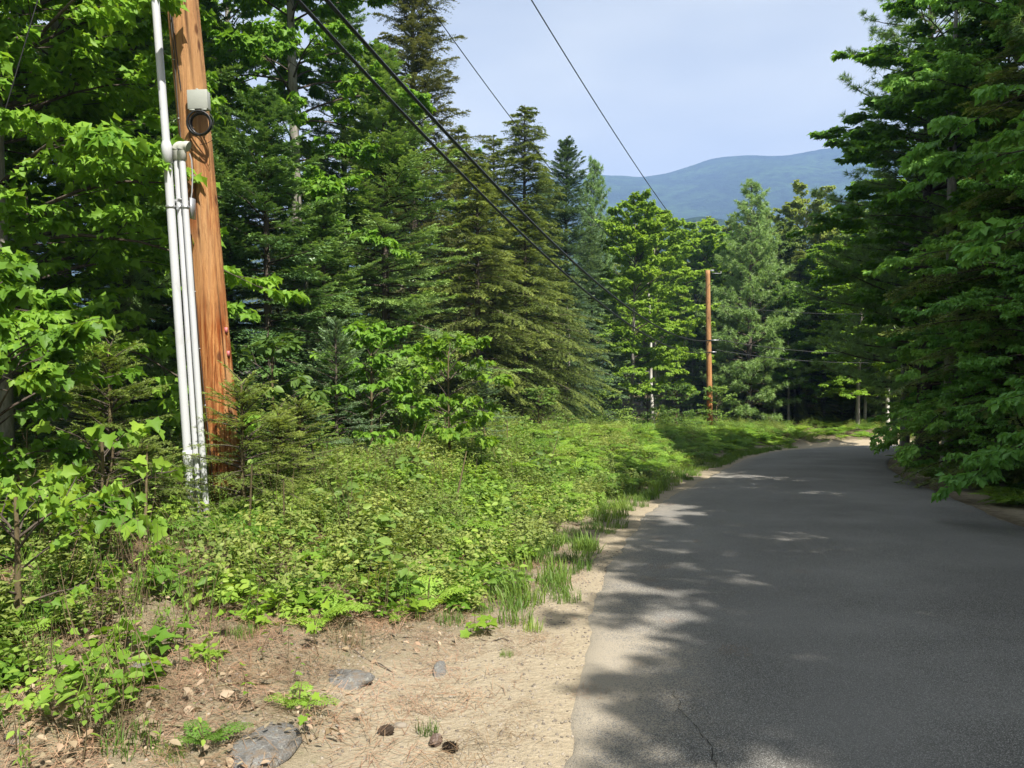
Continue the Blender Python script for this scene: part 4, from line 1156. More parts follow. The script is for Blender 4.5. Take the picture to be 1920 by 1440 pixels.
# ------------------------------------------------------------------ plants of the verge
rp = np.random.RandomState(77)
def herb_mesh(name, mat, rng, n_stems, h, leaves, tpl, size, spread, flat=0.4, stem_r=0.0025, droop=0.25, parent=None, crown=0.35):
    mb = MB(); sm = MB()
    for i in range(n_stems):
        a = rng.uniform(0, 6.28); r = spread * math.sqrt(rng.rand())
        b = np.array([r * math.cos(a), r * math.sin(a), 0.0]); H = h * rng.uniform(0.55, 1.15)
        ln = rng.normal(0, 0.16, 2)
        q = np.linspace(0, 1, 4)[:, None]
        P = b + np.hstack([q * ln[0] * H, q * ln[1] * H, q * H]); P[0, 2] -= 0.03
        sm.tubes(P, stem_r * (1.2 - 0.7 * q[:, 0]), 3)
        k = max(2, int(leaves * rng.uniform(0.7, 1.2)))
        u = rng.uniform(crown, 1.0, k)[:, None]
        lp = b + np.hstack([u * ln[0] * H, u * ln[1] * H, u * H])
        az = np.arange(k) * 2.4 + rng.uniform(0, 6.28)
        d = np.stack([np.cos(az), np.sin(az), rng.uniform(-droop, 0.45, k)], 1)
        lp = lp + d * (0.25 * size)
        mb.tpl(tpl[0], tpl[1], lp, frames(nrm(d), UP + rng.normal(0, flat, (k, 3))), size * rng.uniform(0.6, 1.2, k))
    return mb, sm

def grass_mb(rng, n, h, w, spread):
    mb = MB()
    a = rng.uniform(0, 6.28, n); r = spread * np.sqrt(rng.rand(n))
    b = np.stack([r * np.cos(a), r * np.sin(a), np.full(n, -0.02)], 1)
    H = h * rng.uniform(0.5, 1.15, n)
    la = rng.uniform(0, 6.28, n); lean = rng.uniform(0.1, 0.7, n)
    dd = np.stack([np.cos(la), np.sin(la), 0 * la], 1)
    wv = np.stack([-np.sin(la), np.cos(la), 0 * la], 1) * (w * 0.5)
    m1 = b + dd * (lean * H * 0.25)[:, None] + UP * (H * 0.6)[:, None]
    t = b + dd * (lean * H * 0.85)[:, None] + UP * H[:, None] * (1 - 0.25 * lean[:, None])
    v = np.stack([b - wv, b + wv, m1 + wv * 0.8, m1 - wv * 0.8, t], 1).reshape(-1, 3)
    i = np.arange(n) * 5
    mb.add(v, np.concatenate([np.stack([i, i + 1, i + 2], 1), np.stack([i, i + 2, i + 3], 1), np.stack([i + 3, i + 2, i + 4], 1)]))
    return mb

def fern_mb(rng, fronds, L, pairs=15, rise=0.9, sub=3):
    mb = MB(); sm = MB()
    for i in range(fronds):
        a = 6.28 * i / fronds + rng.uniform(-0.4, 0.4)
        l = L * rng.uniform(0.7, 1.1); ph = rise * rng.uniform(0.75, 1.15)
        k = 9; q = np.linspace(0, 1, k)
        rad = l * (q * math.cos(ph) + 0.35 * q ** 2); z = l * (math.sin(ph) * q - 0.45 * q ** 2.4)
        P = np.stack([rad * math.cos(a), rad * math.sin(a), z - 0.02], 1)
        sm.tubes(P, 0.003 * (1.1 - 0.8 * q), 3)
        s = np.repeat(np.linspace(0.24, 0.99, pairs), 2)
        o, T = along(P[None], np.zeros(len(s), int), s)
        lat = nrm(np.cross(T, UP)); sd = np.tile([1.0, -1.0], pairs)[:, None]
        pl = l * 0.34 * np.sin(math.pi * np.clip(0.18 + 0.82 * (1 - (s - 0.24) / 0.76), 0, 1) * 0.55) * rng.uniform(0.85, 1.1, len(s))
        d = nrm(lat * sd * 0.9 + T * 0.40 + UP * rng.normal(-0.08, 0.08, (len(s), 1)))
        nr = nrm(np.cross(lat, T)); nr = nr * np.sign(nr[:, 2:3] + 1e-6)
        # each pinna carries small leaflets
        m = sub * 2 + 1
        for jx in range(sub):
            f0 = (jx + 0.2) / sub
            for sg in (1, -1):
                w2 = np.cross(nr, d) * sg
                oo = o + d * (pl * f0)[:, None]
                ld = nrm(d * 0.6 + w2 * 0.8)
                mb.tpl(LEAF_NARROW[0], LEAF_NARROW[1], oo, frames(ld, nr + rng.normal(0, 0.2, nr.shape)), pl * 0.42 * (1.15 - 0.7 * f0) + 0.01)
        mb.tpl(LEAF_NARROW[0], LEAF_NARROW[1], o + d * (pl * 0.55)[:, None], frames(d, nr), pl * 0.5 + 0.01)
    return mb, sm

def plant(name, label, cat, loc, leaf, stems, mat, group=None, leafname='leaves'):
    root = empty(name, loc); tag(root, label, cat, group)
    leaf.build(leafname, M[mat], root)
    if stems is not None and stems.n: stems.build('stem', M['stem'], root)
    return root

# --- scatters: one object each, point clouds with instanced clumps (what nobody could count)
def scatter(name, label, src, pts, rot, scl):
    me = bpy.data.meshes.new(name)
    n = len(pts)
    me.vertices.add(n); me.vertices.foreach_set('co', np.asarray(pts, np.float32).ravel())
    a = me.attributes.new('turn', 'FLOAT_VECTOR', 'POINT'); a.data.foreach_set('vector', np.asarray(rot, np.float32).ravel())
    a = me.attributes.new('size', 'FLOAT_VECTOR', 'POINT'); a.data.foreach_set('vector', np.asarray(scl, np.float32).ravel())
    o = bpy.data.objects.new(name, me); col.objects.link(o)
    ng = bpy.data.node_groups.new(name + '_scatter', 'GeometryNodeTree')
    ng.interface.new_socket('Geometry', in_out='INPUT', socket_type='NodeSocketGeometry')
    ng.interface.new_socket('Geometry', in_out='OUTPUT', socket_type='NodeSocketGeometry')
    gi, go = ng.nodes.new('NodeGroupInput'), ng.nodes.new('NodeGroupOutput')
    ip = ng.nodes.new('GeometryNodeInstanceOnPoints')
    outs = []
    jn = ng.nodes.new('GeometryNodeGeometryToInstance')
    for s in src[::-1]:
        oi = ng.nodes.new('GeometryNodeObjectInfo'); oi.transform_space = 'ORIGINAL'
        oi.inputs['Object'].default_value = s.children[0] if s.children else s; oi.inputs['As Instance'].default_value = True
        ng.links.new(oi.outputs['Geometry'], jn.inputs[0])
    ng.links.new(jn.outputs[0], ip.inputs['Instance'])
    ip.inputs['Pick Instance'].default_value = True
    for nm, sock in (('turn', 'Rotation'), ('size', 'Scale')):
        at_ = ng.nodes.new('GeometryNodeInputNamedAttribute'); at_.data_type = 'FLOAT_VECTOR'; at_.inputs['Name'].default_value = nm
        ng.links.new(at_.outputs['Attribute'], ip.inputs[sock])
    ng.links.new(gi.outputs[0], ip.inputs['Points'])
    ng.links.new(ip.outputs[0], go.inputs[0])
    md = o.modifiers.new('scatter', 'NODES'); md.node_group = ng
    return tag(o, label, None, None, 'stuff')

def pts_where(rng, n, xr, yr, dens, tilt=0.15, smin=0.6, smax=1.2, sf=None):
    """n candidate points in a box, kept with probability dens(X, Y, dl, dr)"""
    X = rng.uniform(*xr, n); Y = rng.uniform(*yr, n)
    z, dl, dr = gz_full(X, Y)
    keep = rng.rand(n) < dens(X, Y, dl, dr)
    X, Y, z = X[keep], Y[keep], z[keep]
    k = len(X)
    rot = np.stack([rng.normal(0, tilt, k), rng.normal(0, tilt, k), rng.uniform(0, 6.283, k)], 1)
    s = rng.uniform(smin, smax, k)
    if sf is not None: s = s * sf(X, Y)
    return np.stack([X, Y, z], 1), rot, np.stack([s, s, s], 1)

rh = np.random.RandomState(11)
M['dry_stalk'] = flat_mat('dry_stalk', (0.17, 0.125, 0.075), 0.9, 0.1)
# clumps that the scatters repeat; the first of each stands on the verge as a plant of its own
def at3(px, py, Y):
    x = (px - 960.0) / FPX * Y
    return (x, Y, gz1(x, Y))
lf, sm = herb_mesh('a', 'herb', rh, 9, 0.20, 7, LEAF_OVAL, 0.062, 0.13)
hA = plant('herb_clump', 'low clump of oval leaved herbs on the verge right of the pole foot', 'herb', at3(560, 1010, 6.3), lf, sm, 'herb')
lf, sm = herb_mesh('b', 'herb', rh, 14, 0.24, 12, LEAF_DIA, 0.038, 0.15)
hB = plant('herb_clump', 'small leaved dull green herb clump in front of the pole', 'herb', at3(520, 1080, 5.8), lf, sm, 'herb_olive')
lf, sm = herb_mesh('c', 'bush', rh, 12, 0.55, 20, LEAF_DIA, 0.052, 0.20, crown=0.2)
hC = plant('low_bush', 'knee high leafy bush in the middle of the verge', 'bush', at3(700, 900, 8.8), lf, sm, 'bush')
lf, sm = herb_mesh('d', 'bush', rh, 16, 0.50, 26, LEAF_NARROW, 0.060, 0.20, crown=0.15, flat=0.6)
hD = plant('low_bush', 'feathery narrow leaved bush beside the leafy bush on the verge', 'bush', at3(620, 930, 8.0), lf, sm, 'herb_olive')
lf, sm = herb_mesh('e', 'herb', rh, 5, 0.16, 5, LEAF_MAPLE_MID, 0.085, 0.10)
hE = plant('maple_seedling', 'patch of tiny maple seedlings at the front of the verge', 'seedling', at3(900, 1090, 5.6), lf, sm, 'maple_bright')
gA = plant('grass_tuft', 'broad bladed grass tuft at the end of the sand beside the asphalt', 'grass', at3(968, 1110, 5.85), grass_mb(rh, 60, 0.20, 0.010, 0.14), None, 'grass', leafname='blades')
gB = plant('grass_tuft', 'fine green grass tuft at the edge of the verge beside the road', 'grass', at3(1062, 1060, 6.6), grass_mb(rh, 110, 0.15, 0.006, 0.15), None, 'grass', leafname='blades')
gC = plant('grass_tuft', 'dry straw coloured grass tuft on the verge', 'grass', at3(640, 1150, 5.0), grass_mb(rh, 60, 0.20, 0.004, 0.14), None, 'dry_grass', leafname='blades')
lf, sm = fern_mb(rh, 7, 0.62, 14, 0.95)
fA = plant('fern', 'arching green fern on the verge in front of the pole foot', 'fern', at3(445, 930, 6.5), lf, sm, 'fern', leafname='fronds')
lf, sm = fern_mb(rh, 4, 0.45, 13, 1.15)
fB = plant('fern', 'small upright fern near the sandy hollow', 'fern', at3(800, 1060, 6.2), lf, sm, 'fern', leafname='fronds')

TLp = resample([(-9.5, 3), (-6.6, 8.5), (-5.2, 11), (-4.2, 13), (-2.0, 18), (0.6, 24), (3.5, 31), (6.5, 38), (9.5, 46)], 1.0)
def verge(X, Y, dl):
    """1 between the road side strip and the trees"""
    return (1 - 0.92 * np.exp(-(((X + 2.72) / 0.42) ** 2 + ((Y - 6.45) / 0.65) ** 2))) * smooth((dl - 0.7 - 0.9 * smooth((6.4 - Y) / 1.2)) / 0.5) * smooth((1.2 - sdist(X, Y, TLp)) / 1.5)
def bare(X, Y):
    """the needle strewn patch in front"""
    return smooth((5.1 + 0.6 * wob(X, Y, 91, 1.7) - Y) / 0.8) * smooth((X + 2.5 + 0.25 * (Y - 3.3)) / 0.5)
gapm = lambda X, Y: 1 - 0.9 * smooth((wob(X, Y, 95, 1.7) - 0.45) / 0.3)
patch = lambda X, Y, s, f=0.9: 0.5 + 0.5 * wob(X, Y, s, f)
sc = []
sc.append(scatter('ground_cover', 'low leafy plants covering the sunny verge', [hA], *pts_where(rh, 16000, (-8, 7), (3.4, 26), lambda X, Y, dl, dr: verge(X, Y, dl) * gapm(X, Y) * (1 - 0.80 * bare(X, Y)) * np.clip(patch(X, Y, 61, 1.6) * 1.3 - 0.15, 0.05, 1) * np.clip(14 / Y - 0.35, 0.05, 0.85) * (0.45 + 0.55 * smooth((Y - 5.5) / 2)), smin=0.45, smax=1.45)))
sc.append(scatter('ground_cover', 'dull green small leaved plants covering the verge', [hB], *pts_where(rh, 16000, (-8, 7), (3.4, 30), lambda X, Y, dl, dr: verge(X, Y, dl) * gapm(X, Y) * (1 - 0.80 * bare(X, Y)) * np.clip(1.1 - patch(X, Y, 61, 1.6) * 1.2, 0.05, 1) * np.clip(14 / Y - 0.2, 0.1, 0.8) * (0.4 + 0.6 * smooth((Y - 5.5) / 2)), smin=0.5, smax=1.6)))
sc.append(scatter('bushes', 'knee high leafy undergrowth on the verge', [hC], *pts_where(rh, 9000, (-9, 14), (5.6, 46), lambda X, Y, dl, dr: verge(X, Y, dl) * smooth((dl - 1.6) / 1.2) * smooth((Y - 5.9) / 1.0) * np.clip(patch(X, Y, 63, 0.9) - 0.28, 0, 1) * 0.7, smin=0.45, smax=1.3)))
sc.append(scatter('bushes', 'feathery undergrowth on the verge', [hD], *pts_where(rh, 9000, (-9, 14), (5.6, 46), lambda X, Y, dl, dr: verge(X, Y, dl) * smooth((dl - 1.3) / 1.2) * smooth((Y - 5.8) / 1.5) * np.clip(0.85 - patch(X, Y, 63, 0.7), 0, 1) * 0.55, smin=0.55, smax=1.15)))
sc.append(scatter('seedlings', 'tiny maple seedlings among the ground cover', [hE], *pts_where(rh, 3500, (-7, 4), (3.6, 14), lambda X, Y, dl, dr: verge(X, Y, dl) * (1 - 0.6 * bare(X, Y)) * 0.35, smin=0.7, smax=1.3)))
sc.append(scatter('bracken', 'bright bracken ferns massed along the far verge', [fA, fB], *pts_where(rh, 5200, (-5, 13), (6.5, 44), lambda X, Y, dl, dr: verge(X, Y, dl) * smooth((dl - 1.0) / 0.6) * smooth((Y - 7.0 - 7.5 * patch(X, Y, 65, 0.8)) / 3.0) * 0.75, smin=0.7, smax=1.25)))
sc.append(scatter('grass', 'green grass strip along the road edge', [gB, gA], *pts_where(rh, 9000, (-1, 13), (5.9, 42), lambda X, Y, dl, dr: smooth((dl - 0.16) / 0.2) * smooth((1.5 - dl) / 0.6) * smooth((Y - 6.0) / 0.8) * 0.9 * np.clip(0.3 + patch(X, Y, 66, 1.2), 0, 1), smin=0.6, smax=1.3)))
sc.append(scatter('grass', 'thin grass tufts among the plants of the verge', [gC, gB], *pts_where(rh, 6000, (-8, 5), (2.6, 20), lambda X, Y, dl, dr: smooth((dl - 0.9) / 0.8) * smooth((7 - dl) / 1.5) * 0.2 * (1 - 0.3 * bare(X, Y)), smin=0.5, smax=1.2)))
lf, sm = herb_mesh('f', 'herb', rh, 4, 0.36, 7, LEAF_OVAL, 0.105, 0.12, crown=0.6, flat=0.55, droop=0.5)
hF = plant('broad_leaved_herb', 'broad leaved herb taller than its neighbours at the front of the verge', 'herb', at3(770, 1060, 6.0), lf, sm, 'bush')
sc.append(scatter('broad_leaved_herbs', 'broad leaved herbs among the smaller plants of the verge', [hF], *pts_where(rh, 3000, (-7, 5), (4.4, 18), lambda X, Y, dl, dr: verge(X, Y, dl) * (1 - 0.8 * bare(X, Y)) * np.clip(patch(X, Y, 81, 2.0) - 0.35, 0, 1) * 0.55, tilt=0.2, smin=0.5, smax=1.25)))
lf, sm = herb_mesh('w', 'herb', rh, 3, 0.34, 9, LEAF_NARROW, 0.055, 0.05, crown=0.3, flat=0.8)
sm.tpl(LEAF_NARROW[0], LEAF_NARROW[1], np.concatenate(lf.V)[::4][:40], frames(nrm(rh.normal(0, 1, (40, 3))[:len(np.concatenate(lf.V)[::4][:40])]), np.tile(UP, (len(np.concatenate(lf.V)[::4][:40]), 1)) + 0.01), 0.05)
wA = plant('weed', 'thin weed with narrow leaves at the back of the bare patch', 'weed', at3(470, 1160, 5.0), sm, None, 'herb')
st_ = MB()
for i in range(9):
    a_ = rh.uniform(0, 6.28); b_ = np.array([0.12 * rh.randn(), 0.12 * rh.randn(), -0.02]); h_ = rh.uniform(0.2, 0.6)
    q_ = np.linspace(0, 1, 5)[:, None]
    st_.tubes(b_ + q_ * np.array([0.18 * h_ * math.cos(a_), 0.18 * h_ * math.sin(a_), h_]) + 0.01 * np.sin(q_ * 7), 0.0022 * (1.2 - 0.8 * q_[:, 0]), 3)
wB = plant('dead_stalk', 'tuft of dry bare stalks on the verge', 'dead stalks', at3(690, 1090, 5.6), st_, None, 'dry_stalk', leafname='stalks')
sc.append(scatter('weeds', 'thin narrow leaved weeds on the verge and bare patch', [wA], *pts_where(rh, 4200, (-6.5, 2), (2.6, 14), lambda X, Y, dl, dr: smooth((dl - 0.9 - 0.8 * smooth((6.2 - Y) / 1.2)) / 0.9) * smooth((1.0 - sdist(X, Y, TLp)) / 1.5) * 0.5, tilt=0.2, smin=0.4, smax=1.2)))
sc.append(scatter('dead_stalks', 'dry bare stalks among the plants of the verge', [wB], *pts_where(rh, 3000, (-6.5, 5), (3.0, 20), lambda X, Y, dl, dr: smooth((dl - 1.5) / 0.6) * smooth((1.0 - sdist(X, Y, TLp)) / 1.5) * 0.22, tilt=0.25, smin=0.5, smax=1.3)))
sc.append(scatter('bushes', 'waist high leafy thicket along the foot of the left wood', [hC], *pts_where(rh, 9000, (-10, 12), (5.6, 46), lambda X, Y, dl, dr: smooth((sdist(X, Y, TLp) + 1.6) / 0.8) * smooth((0.8 - sdist(X, Y, TLp)) / 1.0) * smooth((dl - 2.2) / 0.8) * np.clip(patch(X, Y, 67, 1.3) * 1.2 - 0.3, 0, 1) * 0.5, tilt=0.2, smin=1.0, smax=2.1)))
# shaded plants on the right bank and under the trees
sc.append(scatter('undergrowth', 'shaded low plants on the right bank', [hC, fA, hA], *pts_where(rh, 5000, (6, 24), (4, 36), lambda X, Y, dl, dr: smooth((dr - 0.35) / 0.6) * smooth((6.5 - dr) / 2) * 0.65, smin=0.5, smax=1.2)))
sc.append(scatter('undergrowth', 'shaded low plants along the far side of the bend', [hC, fA, hD], *pts_where(rh, 4200, (8, 32), (34, 60), lambda X, Y, dl, dr: smooth((dl - 0.8) / 0.8) * smooth((10 - dl) / 5) * 0.5, smin=0.5, smax=1.2)))
sc.append(scatter('undergrowth', 'dark plants on the floor of the left wood', [hC, hD, fA], *pts_where(rh, 4200, (-14, 10), (5, 45), lambda X, Y, dl, dr: smooth((sdist(X, Y, TLp) + 0.4) / 1.0) * smooth((6.0 - sdist(X, Y, TLp)) / 3) * 0.6, smin=0.5, smax=1.2)))

# litter and gravel (hemlock seedlings follow the saplings)
def litter_mb(rng):
    mb = MB()
    n = 10; a = rng.uniform(0, 6.28, n); r = 0.22 * np.sqrt(rng.rand(n))
    lp = np.stack([r * np.cos(a), r * np.sin(a), rng.uniform(0.0, 0.015, n)], 1)
    az = rng.uniform(0, 6.28, n); d = np.stack([np.cos(az), np.sin(az), rng.normal(0, 0.2, n)], 1)
    mb.tpl(LEAF_OVAL[0], LEAF_OVAL[1], lp, frames(d, UP + rng.normal(0, 0.45, (n, 3))), rng.uniform(0.025, 0.062, n))
    return mb
def needles_mb(rng, n=90, L=0.10, w=0.0022, spread=0.25):
    mb = MB()
    a = rng.uniform(0, 6.28, n); r = spread * np.sqrt(rng.rand(n))
    p = np.stack([r * np.cos(a), r * np.sin(a), rng.uniform(0.002, 0.02, n)], 1)
    az = rng.uniform(0, 6.28, n); d = np.stack([np.cos(az), np.sin(az), rng.normal(0, 0.12, n)], 1) * (L * rng.uniform(0.5, 1.2, n))[:, None] / 2
    s = np.stack([-np.sin(az), np.cos(az), 0 * az], 1) * w / 2
    v = np.stack([p - d - s, p - d + s, p + d + s, p + d - s], 1).reshape(-1, 3)
    i = np.arange(n) * 4
    mb.add(v, np.stack([i, i + 1, i + 2, i + 3], 1))
    return mb
M['needle_litter'] = leaf_mat('fallen_needles', (0.20, 0.10, 0.055), (0.42, 0.28, 0.17), trans=0.05, rough=0.8, nsc=3, tcol=(1, 1, 1))
lit = empty('leaf_litter', at3(330, 1240, 4.1)); tag(lit, 'scrap of dead leaves in the middle of the needle strewn patch', 'dead leaves'); litter_mb(rh).build('leaves', M['dead_leaf'], lit)
ndl = empty('needle_litter', at3(400, 1190, 4.4)); tag(ndl, 'heap of reddish fallen pine needles on the bare patch', 'pine needles'); needles_mb(rh).build('needles', M['needle_litter'], ndl)
def litdens(X, Y, dl, dr): return smooth((dl - 0.9) / 0.8) * smooth((8 - dl) / 2) * np.clip(patch(X, Y, 71, 1.6) * 1.3, 0, 1)
sc.append(scatter('dead_leaves', 'brown and pale dead leaves strewn on the bare ground', [lit], *pts_where(rh, 2600, (-6, 1), (2.2, 9), lambda X, Y, dl, dr: np.clip(litdens(X, Y, dl, dr) * 1.2, 0, 1), smin=0.5, smax=1.3)))
sc.append(scatter('fallen_needles', 'fallen pine needles strewn on the bare ground', [ndl], *pts_where(rh, 3600, (-6, 1), (2.2, 9), lambda X, Y, dl, dr: np.maximum(smooth((dl - 0.9) / 1.0), 0.34 * smooth((dl - 0.1) / 0.2)) * np.clip(0.15 + patch(X, Y, 72, 1.4), 0, 1) * 0.75, tilt=0.1, smin=0.6, smax=1.3)))

def stone_mesh(rng, sub, sq):
    import bmesh
    bm = bmesh.new(); bmesh.ops.create_icosphere(bm, subdivisions=sub, radius=1.0)
    me = bpy.data.meshes.new('stone')
    sd = rng.randint(1000)
    for v in bm.verts:
        c = np.array(v.co)
        k = 1 + 0.24 * float(wob(c[0] * 2.2 + sd, c[1] * 2.2 + c[2] * 1.7, sd, 1.0)) + 0.10 * float(wob(c[0] * 6 + sd, c[1] * 6 - c[2] * 5, sd + 1, 1.0))
        v.co = (c[0] * k * sq[0], c[1] * k * sq[1], c[2] * k * sq[2])
    bm.to_mesh(me); bm.free()
    return me
def granite():
    t = NT('grey_granite')
    p = t.pos()
    n = t.noise(9, 6, 0.7, p); f = t.noise(90, 4, 0.75, p)
    c = t.mix(f, (0.085, 0.085, 0.085), (0.36, 0.35, 0.33))
    c = t.mix(t.rng(n, 0.50, 0.66), c, (0.11, 0.10, 0.085))
    c = t.mix(t.rng(t.noise(22, 5, 0.7, p), 0.56, 0.64), c, (0.34, 0.34, 0.31))
    c = t.mix(t.rng(t.noise(16, 6, 0.75, p), 0.50, 0.60, 0, 0.85), c, (0.24, 0.19, 0.14))
    return t.done(t.pbsdf(c, 0.95, 0.1, t.math('ADD', f, n), 1.0, 0.02))
M['granite'] = granite()
def gravel_mat():
    t = NT('sandy_pebble')
    g = t.n.new('ShaderNodeObjectInfo')
    c = t.mix(g.outputs['Random'], (0.13, 0.11, 0.088), (0.30, 0.26, 0.21))
    return t.done(t.pbsdf(c, 0.9, 0.2, t.noise(200, 3, 0.7, t.pos()), 0.3, 0.004))
M['gravel'] = gravel_mat()
def rock(name, label, cat, x, y, s, sq, mat, seed, sink=0.4, sub=4, group=None):
    o = bpy.data.objects.new(name, stone_mesh(np.random.RandomState(seed), sub, sq)); col.objects.link(o)
    o.data.materials.append(M[mat]); o.location = (x, y, gz1(x, y) + s * sq[2] * (1 - 2 * sink)); o.scale = (s, s, s); o.rotation_euler = (0.1, -0.1, seed)
    for p in o.data.polygons: p.use_smooth = True
    return tag(o, label, cat, group)
def gxy(px, py):
    """where photo pixel meets the ground"""
    Y = np.linspace(2.2, 16, 400)
    q = np.array([unproj(px, py, y) for y in Y])
    i = int(np.argmax(q[:, 2] <= gz(q[:, 0], q[:, 1])))
    return q[i, 0], q[i, 1]
for i, (px, py, s, sq, lb) in enumerate(((490, 1400, 0.17, (1.5, 1.0, 0.36), 'speckled grey granite rock breaking through the litter at the bottom of the view'),
                                          (640, 1275, 0.12, (1.6, 1.0, 0.40), 'flat grey granite outcrop between the needle patch and the sand'),
                                          (265, 1255, 0.06, (1.3, 1.0, 0.55), 'small bluish grey stone among the needles'),
                                          (1245 - 420, 1262, 0.07, (1.7, 0.6, 0.35), 'narrow grey stone half sunk in the sand'),
                                          (27, 1390, 0.045, (1.2, 1.0, 0.7), 'small pale stone at the lower left corner'),
                                          (750, 1365, 0.028, (1.3, 1.0, 0.7), 'white pebble on the sand by a pine cone'))):
    x, y = gxy(px, py)
    rock('rock' if s > 0.05 else 'stone', lb, 'rock' if s > 0.05 else 'stone', x, y, s, sq, 'granite' if s > 0.05 else 'gravel', 30 + i, 0.66 if s > 0.11 else 0.42, 5 if s > 0.2 else 3)
peb = rock('pebble', 'pale pebble lying on the sandy shoulder', 'pebble', *gxy(1000, 1290), 0.012, (1.2, 1, 0.7), 'gravel', 50, 0.3, 1)
sc.append(scatter('gravel', 'pale gravel strewn over the sandy shoulder', [peb], *pts_where(rh, 16000, (-3.0, 1.8), (2.4, 9), lambda X, Y, dl, dr: smooth((2.2 - dl) / 0.8) * smooth((dl + 0.25) / 0.4) * 0.8, tilt=0.6, smin=0.002, smax=0.012)))

rl = pts_where(rh, 700, (0, 12), (2.5, 24), lambda X, Y, dl, dr: ((dl < -0.1) & (dr < -0.1)) * (0.06 + 0.5 * ((dl > -0.7) | (dr > -0.7))), tilt=0.02, smin=0.25, smax=0.5)
rl[0][:, 2] = [road_z(a_, b_) + 0.006 for a_, b_ in rl[0][:, :2]]
sc.append(scatter('fallen_needles', 'few fallen needles on the asphalt near its edges', [ndl], *rl))
# pine cones
def cone_mb(rng, L=0.075, R=0.024):
    mb = MB(); n = 70
    t = (np.arange(n) + 0.5) / n; a = np.arange(n) * 2.39996
    r = R * np.sin(math.pi * (0.12 + 0.80 * t)) ** 0.8
    p = np.stack([L * (t - 0.5), r * 0.55 * np.cos(a), r * 0.55 * np.sin(a)], 1)
    d = nrm(np.stack([0 * a + 0.55, np.cos(a), np.sin(a)], 1))
    mb.tpl(LEAF_OVAL[0] * [1, 1.5, 1], LEAF_OVAL[1], p, frames(d, np.stack([0 * a - 1, 0 * a, 0 * a], 1)), 0.5 * R + 0.6 * r)
    mb.tubes(np.stack([L * (np.linspace(0, 1, 6) - 0.5), np.zeros(6), np.zeros(6)], 1), R * 0.5 * np.sin(math.pi * np.linspace(0.1, 0.95, 6)), 6)
    return mb
M['cone'] = leaf_mat('cone_scale', (0.075, 0.048, 0.034), (0.13, 0.09, 0.065), trans=0.0, nsc=30)
for i, (px, py, a, lb) in enumerate(((722, 1382, 0.3, 'dark pine cone on the sand beside the white pebble'), (816, 1397, 1.3, 'dark pine cone nearest the middle of the sandy patch'), (842, 1412, -0.4, 'dark broken pine cone beside another cone, low in the view'))):
    x, y = gxy(px, py); r_ = empty('pine_cone', (x, y, gz1(x, y) + 0.018), a); tag(r_, lb, 'pine cone')
    cone_mb(rh).build('scales', M['cone'], r_)

# pale dead leaves big enough to pick out
dl0 = None
for i, (px, py) in enumerate(((425, 1205), (410, 1237), (325, 1125), (250, 1222), (345, 1335), (412, 1322), (330, 1250), (430, 1325), (275, 1240), (300, 1330), (360, 1300), (445, 1220), (205, 1345), (235, 1370), (600, 1390), (450, 1118), (655, 1225), (225, 955), (30, 1230), (95, 1275), (500, 1305), (380, 1340), (180, 1300), (270, 1350))):
    x, y = gxy(px, py)
    s = rt.uniform(0.05, 0.095)
    if dl0 is None:
        mb = MB(); mb.tpl(LEAF_OVAL[0] * [1, 1.1, 1.6], LEAF_OVAL[1], np.zeros((1, 3)), np.eye(3)[None], 1.0); o = mb.build('dead_leaf', M['dead_leaf']); dl0 = o
    else:
        o = bpy.data.objects.new('dead_leaf', dl0.data); col.objects.link(o)
    o.location = (x, y, gz1(x, y) + 0.02); o.scale = (s, s, s); o.rotation_euler = (rt.uniform(-0.7, 0.7), rt.uniform(-0.5, 0.5), rt.uniform(0, 6.28))
    tag(o, 'pale curled dead leaf lying on the needle strewn patch', 'dead leaf', 'pale dead leaves on the bare patch')
# fallen sticks
for i, (px, py, L, a, lb) in enumerate(((420, 1290, 0.55, 0.5, 'straw pale stick lying across the middle of the bare patch'), (270, 1365, 0.65, 0.12, 'long dry stick near the bottom of the bare patch'), (80, 1345, 0.5, -0.8, 'thin stick in the lower left corner'), (700, 1245, 0.35, -0.6, 'short dark stick on the sand above the sunken stone'), (930, 1205, 0.25, -0.1, 'dark twig lying on the sand near the grass tuft'))):
    x, y = gxy(px, py); q = np.linspace(-0.5, 0.5, 7)[:, None]
    P = np.hstack([q * L * math.cos(a), q * L * math.sin(a), 0.012 * np.sin(q * 9)])
    P[:, 2] += np.array([gz1(x + p[0], y + p[1]) for p in P]) - gz1(x, y) + 0.008
    m = MB(); m.tubes(P, 0.0045 * (1.1 - 0.5 * np.abs(q[:, 0])), 5); o = m.build('stick', M['dry_grass'] if i < 3 else M['twig']); o.location = (x, y, gz1(x, y)); tag(o, lb, 'stick')

